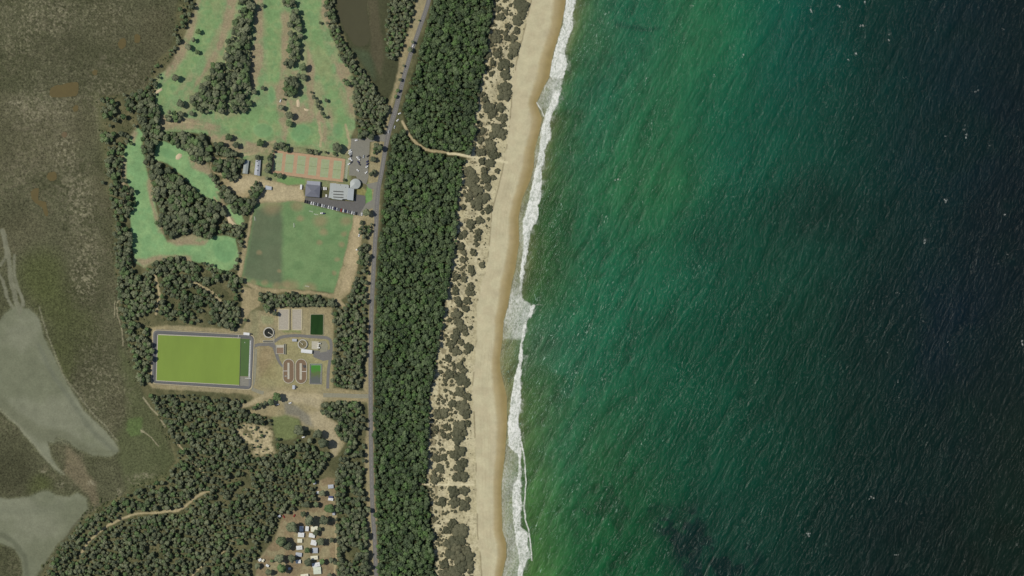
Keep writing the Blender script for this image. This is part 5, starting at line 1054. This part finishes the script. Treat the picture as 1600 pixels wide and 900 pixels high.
# ---- tennis courts
M_clay = mat('terracotta_surface', T(172, 144, 116), .9, .10, .25); M_court = mat('pale_green_court', T(148, 160, 122), .9, .08, .3)
te = empty('tennis_courts', *P(482, 259), G0 + .1); tag(te, 'terracotta tennis ground with six pale green courts in a row', 'tennis courts')
cr = [(427.6,234.2),(539.4,248.4),(536,284.8),(520,282.6),(503,281.2),(480,278.2),(424,270.4)]
child(ext('surface', cr, G0 - .1, G0 + .14, M_clay), te)
ang = math.atan2(248.4 - 234.2, 539.4 - 427.6)
for k, (x, y) in enumerate(((434.4,253),(452,255.4),(470.4,257.6),(488.8,260),(507.4,263),(526.6,265.2))):
    xx, yy = P(x, y); e2 = bpy.data.objects.new('court', None); COL.objects.link(e2); e2.parent = te; e2.location = (xx - te.location.x, yy - te.location.y, .05); e2.rotation_euler = (0, 0, -ang * .8)
    bpy.data.objects.remove(e2); rot = -ang * .8
    def R_(a, b_): return (xx + a * math.cos(rot) - b_ * math.sin(rot), yy + a * math.sin(rot) + b_ * math.cos(rot))
    bm = bmesh.new(); prism(bm, [R_(-5.7, -12.6), R_(5.7, -12.6), R_(5.7, 12.6), R_(-5.7, 12.6)], G0 + .1, G0 + .17); ct = child(fin('court', bm, M_court), te)
    bm = bmesh.new()
    for (a0, a1, b0, b1) in ((-5.0, -4.86, -11.9, 11.9), (4.86, 5.0, -11.9, 11.9), (-4.8, 4.8, -11.9, -11.76), (-4.8, 4.8, 11.76, 11.9), (-3.7, 3.7, 6.3, 6.42), (-3.7, 3.7, -6.42, -6.3), (-.06, .06, -6.2, 6.2)):
        prism(bm, [R_(a0, b0), R_(a1, b0), R_(a1, b1), R_(a0, b1)], G0 + .171, G0 + .181)
    fin('court_lines', bm, M_line, ct)
    bm = bmesh.new(); prism(bm, [R_(-5.6, -.04), R_(5.6, -.04), R_(5.6, .04), R_(-5.6, .04)], G0 + .2, G0 + 1.1); fin('net', bm, M_dark, ct)
fe = empty('court_fence', *P(482, 240), G0); tag(fe, 'dark wire fence with posts around the tennis courts', 'fence')
loop = offset_poly(W([(427.6,234.2),(539.4,248.4),(536,284.8),(480,278.2),(424,270.4)]), .5); bmw = bmesh.new()
for i in range(5):
    a = Vector(loop[i]); b = Vector(loop[(i + 1) % 5]); n_ = max(2, int((b - a).length / 6)); d = (b - a).normalized(); nn = Vector((-d.y, d.x)) * .03
    for zz in (G0 + .9, G0 + 1.9, G0 + 2.9): prism(bmw, [tuple(a - nn), tuple(b - nn), tuple(b + nn), tuple(a + nn)], zz, zz + .06)
    for k in range(n_):
        c = a + (b - a) * k / n_; bm = bmesh.new(); cyl(bm, c.x, c.y, G0, G0 + 3.1, .05, n=6); child(fin('post', bm, M_dark), fe)
child(fin('wire', bmw, M_dark), fe)
flat('hit_up_strip', [(541,249.5),(545.6,250),(542,281),(538,280)], mat('grey_green_strip', T(146, 154, 132), .9, .1, .3), G0 + .12)
# bunkers are sand hollows
M_sand = mat('bunker_sand', T(196, 180, 150), .95, .08, .6)
for pts, lab in (([(275,243.6),(279.5,239.8),(284,241),(284.2,244.6),(279,249.4),(274.6,248.6)], 'pale oval sand bunker in the short curved fairway'),([(239,146),(246,141),(252.6,137.6),(253.6,140.6),(248,144.4),(241.8,149.4)], 'pale slanting bunker at the marsh side fairway bend'),([(463.4,156.4),(467,155.4),(468.6,162),(467.6,167.4),(463.8,166.8)], 'upright pale sand patch in the middle of the dry rough'),([(354.5,337.5),(358.5,337),(363,345.8),(369,350.4),(365,351.6),(357.5,347.6)], 'crescent of sand beside the small green'),([(474.6,169.4),(479.6,170.4),(483,171.4),(481,173.6),(476,172.6)], 'small faint sand scrape below the rough patch')):
    q = rounded(W(pts), .9, 3); c = (sum(p[0] for p in q) / len(q), sum(p[1] for p in q) / len(q)); e = empty('bunker', c[0], c[1], G0); tag(e, lab, 'bunker')
    zb = hz(800 + c[0] / S, 450 - c[1] / S) + .1; bm = bmesh.new(); cvt = bm.verts.new((c[0], c[1], zb + .02)); rv = [bm.verts.new((x, y, zb + .12)) for x, y in q]
    ov = [bm.verts.new((x, y, zb - .4)) for x, y in offset_poly(q, .5)]
    for i in range(len(q)): j = (i + 1) % len(q); bm.faces.new((rv[i], rv[j], cvt)); bm.faces.new((ov[i], ov[j], rv[j], rv[i]))
    child(fin('sand', bm, M_sand, smooth=True), e)
# water in the marsh
M_pool = mat('brown_pool_water', T(92, 82, 48), .25, .08, .2, spec=.3); M_lag = mat('lagoon_water', T(76, 75, 55), .15, .04, .1, spec=.3)
def pool(name, pts, m, soft=3, dz=.14, seed=0):
    r = np.random.default_rng(seed); q = spline(pts + [pts[0]], 6)[:-1]; q = [(x + r.normal() * .35, y + r.normal() * .35) for x, y in q]
    z = max(hz(x, y) for x, y in q) + dz; bm = bmesh.new(); sheet(bm, W(q), z); o = fin(name, bm, m)
    if o.data.polygons[0].normal.z < 0: o.data.flip_normals()
    tag(o, kind='structure')
pool('lagoon', [(526,-20),(572,-20),(573,10),(575,30),(578,52),(576,66),(568,72),(556,71),(548,62),(540,48),(531,30),(527,10)], M_lag)
pool('marsh_pool', [(184,67),(188,62),(194,59),(197,65),(195,73),(189,77),(185,73)], M_pool)
pool('marsh_pool', [(210,55),(214,53),(219,56),(219,63),(215,67),(210,65)], M_pool)
pool('marsh_pool', [(79,137),(88,133),(97,132),(106,129),(115,128),(121,129),(122,138),(120,148),(108,151),(92,152),(80,151),(77,145)], M_pool)
pool('marsh_pool', [(72,275),(76,270),(84,268),(88,272),(87,280),(81,283),(75,281)], M_pool)
pool('marsh_pool', [(47,300),(53,295),(60,294),(60,302),(59,311),(64,314),(71,316),(73,324),(75,333),(73,338),(69,335),(66,325),(58,319),(50,312)], M_pool)
pool('marsh_pool', [(95,210),(99,206),(104,207),(104,212),(99,215)], mat('rusty_pool_water', T(98, 84, 58), .3, .1, .3))
pool('marsh_pool', [(113,168),(118,164),(122,166),(121,172),(115,174)], M_pool)
pool('marsh_pool', [(143,112),(148,109),(152,110),(151,116),(146,117)], M_pool)

# ---- cars
CARM = {}
def carmat(n_, c):
    if n_ not in CARM: CARM[n_] = mat(n_ + '_car_paint', c, .25, .03, 1, spec=.5)
    return CARM[n_]
CC = {'white': T(226, 228, 228), 'silver': T(176, 180, 184), 'grey': T(110, 114, 118), 'dark grey': T(58, 60, 66), 'black': T(34, 34, 38), 'navy blue': T(44, 48, 92), 'red': T(150, 48, 42)}
def loft(bm, secs):
    rows = [[bm.verts.new(p) for p in s_] for s_ in secs]; n_ = len(rows[0])
    for a in range(len(rows) - 1):
        for i in range(n_ - 1): bm.faces.new((rows[a][i], rows[a][i + 1], rows[a + 1][i + 1], rows[a + 1][i]))
    bm.faces.new(rows[0]); bm.faces.new(rows[-1][::-1])
CARP = {}
def car(px, py, deg, colour, label, group=None, name='parked_car', z=G0 + .16):
    if colour not in CARP:
        pm = carmat(colour, CC[colour]); e = empty(name, 0, 0)
        bm = bmesh.new(); prof = [(-2.2, .62), (-2.15, .85), (-1.2, 1.0), (1.9, .98), (2.2, .8), (2.25, .45), (2.2, .3), (-2.2, .3)]
        loft(bm, [[(x, s_ * (.86 if x in (-2.2, 2.25, 2.2) else .9), z_) for x, z_ in prof] for s_ in (1, -1)])
        for x_ in (0,):
            loft(bm, [[(x, s_ * .68, z_) for x, z_ in ((-.85, 1.0), (-.25, 1.44), (1.2, 1.46), (1.75, 1.0))] for s_ in (1, -1)])
        bmesh.ops.bevel(bm, geom=list(bm.edges), offset=.05, segments=1, affect='EDGES', clamp_overlap=True)
        fin('body', bm, pm, e)
        bm = bmesh.new(); loft(bm, [[(x, s_ * .60, z_) for x, z_ in ((-1.0, 1.0), (-.38, 1.42), (-.24, 1.44), (-.8, 1.0))] for s_ in (1, -1)]); fin('windscreen', bm, M_glass, e)
        bm = bmesh.new(); loft(bm, [[(x, s_ * .60, z_) for x, z_ in ((1.7, .99), (1.2, 1.40), (1.3, 1.42), (1.9, .99))] for s_ in (1, -1)]); fin('rear_window', bm, M_glass, e)
        for s_ in (1, -1):
            bm = bmesh.new(); prism(bm, [(-.55, s_ * .68), (1.45, s_ * .68), (1.3, s_ * .72), (-.4, s_ * .72)], 1.02, 1.34); fin('side_window', bm, M_glass, e)
        for x_ in (-1.4, 1.4):
            for s_ in (1, -1):
                bm = bmesh.new(); v = cyl(bm, 0, 0, -.1, .1, .33, n=12)
                for q in v: q.co = Vector((x_ + q.co.x, s_ * .82 + q.co.z, .33 + q.co.y))
                wh = fin('wheel', bm, M_rub, e); bm = bmesh.new(); v = cyl(bm, 0, 0, -.02, .02, .18, n=8)
                for q in v: q.co = Vector((x_ + q.co.x, s_ * .93 + q.co.z, .33 + q.co.y))
                fin('rim', bm, M_steel, wh)
        CARP[colour] = e; o = e
    else: o = copy_tree(CARP[colour])
    o.name = name; x, y = P(px, py); o.location = (x, y, z); o.rotation_euler = (0, 0, math.radians(deg)); o['label'] = label; o['category'] = 'car'
    if 'group' in o: del o['group']
    if group: o['group'] = group
    return o
ordn = ['first', 'second', 'third', 'fourth', 'fifth', 'sixth', 'seventh', 'eighth', 'ninth', 'tenth', 'eleventh', 'twelfth', 'thirteenth', 'fourteenth', 'fifteenth', 'sixteenth', 'seventeenth', 'eighteenth', 'nineteenth', 'twentieth', 'twenty-first', 'twenty-second', 'twenty-third', 'twenty-fourth', 'twenty-fifth']
rowc = ['black', 'black', 'dark grey', 'white', 'white', 'grey', 'silver', 'dark grey', 'white', 'silver', 'grey', 'white', 'silver', 'white', 'navy blue', 'silver', 'grey', 'red', 'white', 'navy blue', 'silver', 'grey', 'white', 'silver', 'black']
for k, c in enumerate(rowc):
    t = k / (len(rowc) - 1); car(476.6 + 80 * t, 314.8 + 19.0 * t, 76.5 + random.uniform(-3, 3), c, f'{c} car, {ordn[k]} from the left in the long row beside the playing field', 'cars parked in the long row')
for (x, y, a, c, lab) in ((546.9,235,35,'white','white car at the top of the left row in the car park'),(546.6,238.6,35,'white','white car second from the top of the left row in the car park'),(548.6,236.8,-40,'white','white car parked just right of the topmost left pair'),(548.2,241,35,'silver','silver car in the left row, between white and dark cars'),(548.4,244.2,40,'dark grey','dark grey car in the middle of the left row in the car park'),
    (546.8,247.6,35,'white','white car below the dark grey one in the left row'),(549.2,250,-40,'white','white car beside the lower left row of the car park'),(549,253.6,40,'dark grey','dark car in the lower left row of the car park'),(545.6,256,35,'white','lowest white car of the left row in the car park'),
    (559,246.6,-40,'white','upper white car in the middle row of the car park'),(561,249,-40,'white','second white car in the middle row of the car park'),(562,245.4,-40,'grey','grey car at the top of the middle row'),(560.2,253.2,-40,'navy blue','navy blue car in the middle row below the white pair'),(561.6,256.6,-40,'dark grey','dark car below the navy one in the middle row'),(559.4,266.4,-40,'white','white car alone at the foot of the middle row'),
    (575,243.8,35,'black','black car at the top of the right row'),(574.2,252.2,35,'navy blue','navy blue car in the right row, upper of two'),(574.2,256.4,35,'navy blue','navy blue car in the right row, lower of two'),(573.4,260.4,35,'white','white car under the navy pair in the right row'),(572.4,269.4,35,'white','white car at the very bottom of the right row'),
    (568.2,244.5,80,'silver','pale small car between the middle and right rows'),(565.5,334.4,80,'white','white car left of the olive tree at the road end of the row'),(506,333.6,8,'navy blue','navy blue car parked on the grass of the playing field'),(503,333,8,'white','white car on the playing field touching the navy one'),
    (645.4,71.4,66,'white','white car on the northern stretch of road beside a tree'),(624.4,177.4,20,'white','upper of two white cars at the beach path turnoff'),(621.4,187.8,40,'white','lower of two white cars at the beach path turnoff'),(616.6,198.4,75,'silver','silver car driving south of the beach path turnoff'),(561,367.4,80,'white','white car on bare ground at the right of the playing field'),(558.6,390,5,'white','white van parked lower on the bare ground right of the field'),(607.4,205.6,75,'silver','silver car on the road near the car park entrance'),
    (430.4,485.6,80,'navy blue','blue car under a tree at the top of the works yard'),(438.3,157.4,70,'white','white buggy parked beside the long putting green'),(527.6,217.6,0,'white','')):
    if lab: car(x, y, a, c, lab)
car(557, 219.2, 10, 'white', 'white car alone at the top edge of the car park')
car(460, 805.5, 60, 'red', 'red car on the earthy clearing above the caravans'); car(443.4, 807, 120, 'red', 'red car under trees left of the earthy clearing')
car(453.6, 629.6, 15, 'white', 'white car parked under the tree on the gravel fork'); car(434, 632.0, 5, 'silver', 'silver car in the shade by the gravel fork') 
car(474.2, 683, 10, 'white', 'white car in the scrub below the mown clearing')
# ---- caravans and cabins
def caravan(px, py, w, d, deg, roofm, label, flatr=False):
    e = empty('caravan', *P(px, py), G0 + .05, math.radians(deg)); tag(e, label, 'caravan', 'caravans of the campsite'); w *= S; d *= S
    bm = bmesh.new(); box(bm, -w / 2, w / 2, -d / 2, d / 2, .4, 2.5, .1); fin('body', bm, M_white, e)
    bm = bmesh.new(); a = .25; hx, hy = w / 2 + a, d / 2 + a
    loft(bm, [[(x, -hy, 2.52), (x, -hy, 2.6), (x, 0, 2.95), (x, hy, 2.6), (x, hy, 2.52)] for x in (-hx, hx)]); fin('roof', bm, roofm, e)
    bm = bmesh.new(); box(bm, -w * .1, w * .1 + .6, -d / 2 - .05, -d / 2 + .02, .5, 2.3); fin('door', bm, M_steel, e)
    bm = bmesh.new(); box(bm, -w * .4, -w * .2, -d / 2 - .04, -d / 2 + .02, 1.3, 2.0); fin('window', bm, M_glass, e)
    bm = bmesh.new(); box(bm, w * .1, w * .3, -.35, .35, 2.8, 3.05); fin('roof_vent', bm, M_steel, e)
    for s_ in (1, -1):
        bm = bmesh.new(); v = cyl(bm, 0, 0, -.1, .1, .35, n=10)
        for q in v: q.co = Vector((q.co.x, s_ * (d / 2 - .1) + q.co.z, .35 + q.co.y))
        fin('wheel', bm, M_rub, e)
for a in ((471.2,826,5.6,8,0,M_wroof,'white caravan at the top of the left row beside the largest tree'),(480,825.8,4.6,7,-6,M_wroof,'narrow white caravan between the two top corner roofs'),(491.4,826.4,10.2,7.6,4,M_cream,'cream roofed caravan at the top of the right row'),
    (470.6,835.4,9,6.6,-4,M_wroof,'white caravan second from the top in the left row'),(487.6,836.4,8.8,6,-10,M_wroof,'white caravan tilted below the cream roof in the right row'),(468.6,844.6,7,5.6,0,M_cream,'cream caravan third from the top in the left row'),
    (490.4,847.6,8.4,7.6,-12,M_wroof,'white caravan third from the top in the right row'),(467.8,855.6,8.8,5.8,6,M_wroof,'white caravan fourth down in the left row'),(492.4,859.8,8,8,0,M_groof,'square pale grey caravan roof in the right row'),
    (467,866.2,9.2,5.6,-6,M_groof,'grey caravan fifth down in the left row'),(491.2,871.2,10.6,5.4,5,M_cream,'cream caravan with narrow roof below the grey square one'),(466.2,877.2,7.4,5,4,M_wroof,'small white caravan at the bottom of the left row'),
    (494,882.2,11.6,6,10,M_wroof,'white caravan touching the big pale green roof'),(495.8,891.2,11.4,10.6,4,M_green_white,'largest roof of the campsite, pale green white'),(476,899.4,11.4,5,6,M_cream,'cream roofed caravan cut by the bottom edge of the campsite'),
    (406.4,874.6,4.6,3.4,30,M_wroof,'small camper at the left end of the campsite'),(411.4,875.6,4.2,2.6,60,M_cream,'small slanted camper right beside the leftmost one'),(418,883.4,4.4,3,-30,M_wroof,'small white camper near the bottom left track'),
    (491.6,753.6,4,5,20,M_wroof,'white tent like camper at the edge of the wood'),(517,760,8,5.4,5,M_groof,'blue grey roofed cabin at the top of the campsite'),(516.8,780,7.4,3.4,-5,M_wroof,'white camper on the upper clearing beside a blue tarpaulin'),(496.6,769.6,3.6,3.6,0,M_wroof,'tiny white camper left of a bush on the upper clearing'),
    (521.6,802,3.6,5,0,M_groof,'small grey camper at the right side of the lane top'),(436.4,806.4,4.4,3,20,M_groof,'grey camper under trees left of the earthy clearing'),(452.6,888,3.6,3,10,M_groof,'small grey camper half under the wide olive tree')):
    caravan(*a)
e = empty('tarpaulin', *P(517, 776.6), G0 + .05); tag(e, 'blue tarpaulin shelter beside the white camper on the upper clearing', 'shelter')
bm = bmesh.new(); loft(bm, [[(x, -1.6, 2.0), (x, 0, 2.5), (x, 1.6, 2.0)] for x in (-3, 3)]); fin('cover', bm, mat('blue_tarpaulin', T(70, 78, 118), .6), e)
for x in (-2.8, 2.8):
    for y in (-1.5, 1.5): bm = bmesh.new(); cyl(bm, x, y, 0, 2.0, .05, n=6); fin('pole', bm, M_steel, e)
# goal posts on the playing field
for (x, y, rot, lab) in ((398,341.5,8,'white goal at the left side of the playing field'),(459,352,2,'white goal frame near the middle of the field'),(480,447.6,80,'white goal at the bottom of the playing field'),(486,330.6,75,'pale goal lying at the top of the playing field'),(494,335.4,80,'second pale goal lying at the top of the field')):
    e = empty('goal', *P(x, y), G0 + .1, math.radians(rot)); tag(e, lab, 'goal')
    for yy in (-3, 3): bm = bmesh.new(); cyl(bm, 0, yy, 0, 2.2, .12, n=8); fin('post', bm, M_white, e)
    bm = bmesh.new(); box(bm, -.14, .14, -3.1, 3.1, 2.1, 2.35); fin('crossbar', bm, M_white, e)
    bm = bmesh.new(); box(bm, .9, 1.05, -3.0, 3.0, 0, .12); fin('net_base', bm, M_white, e)
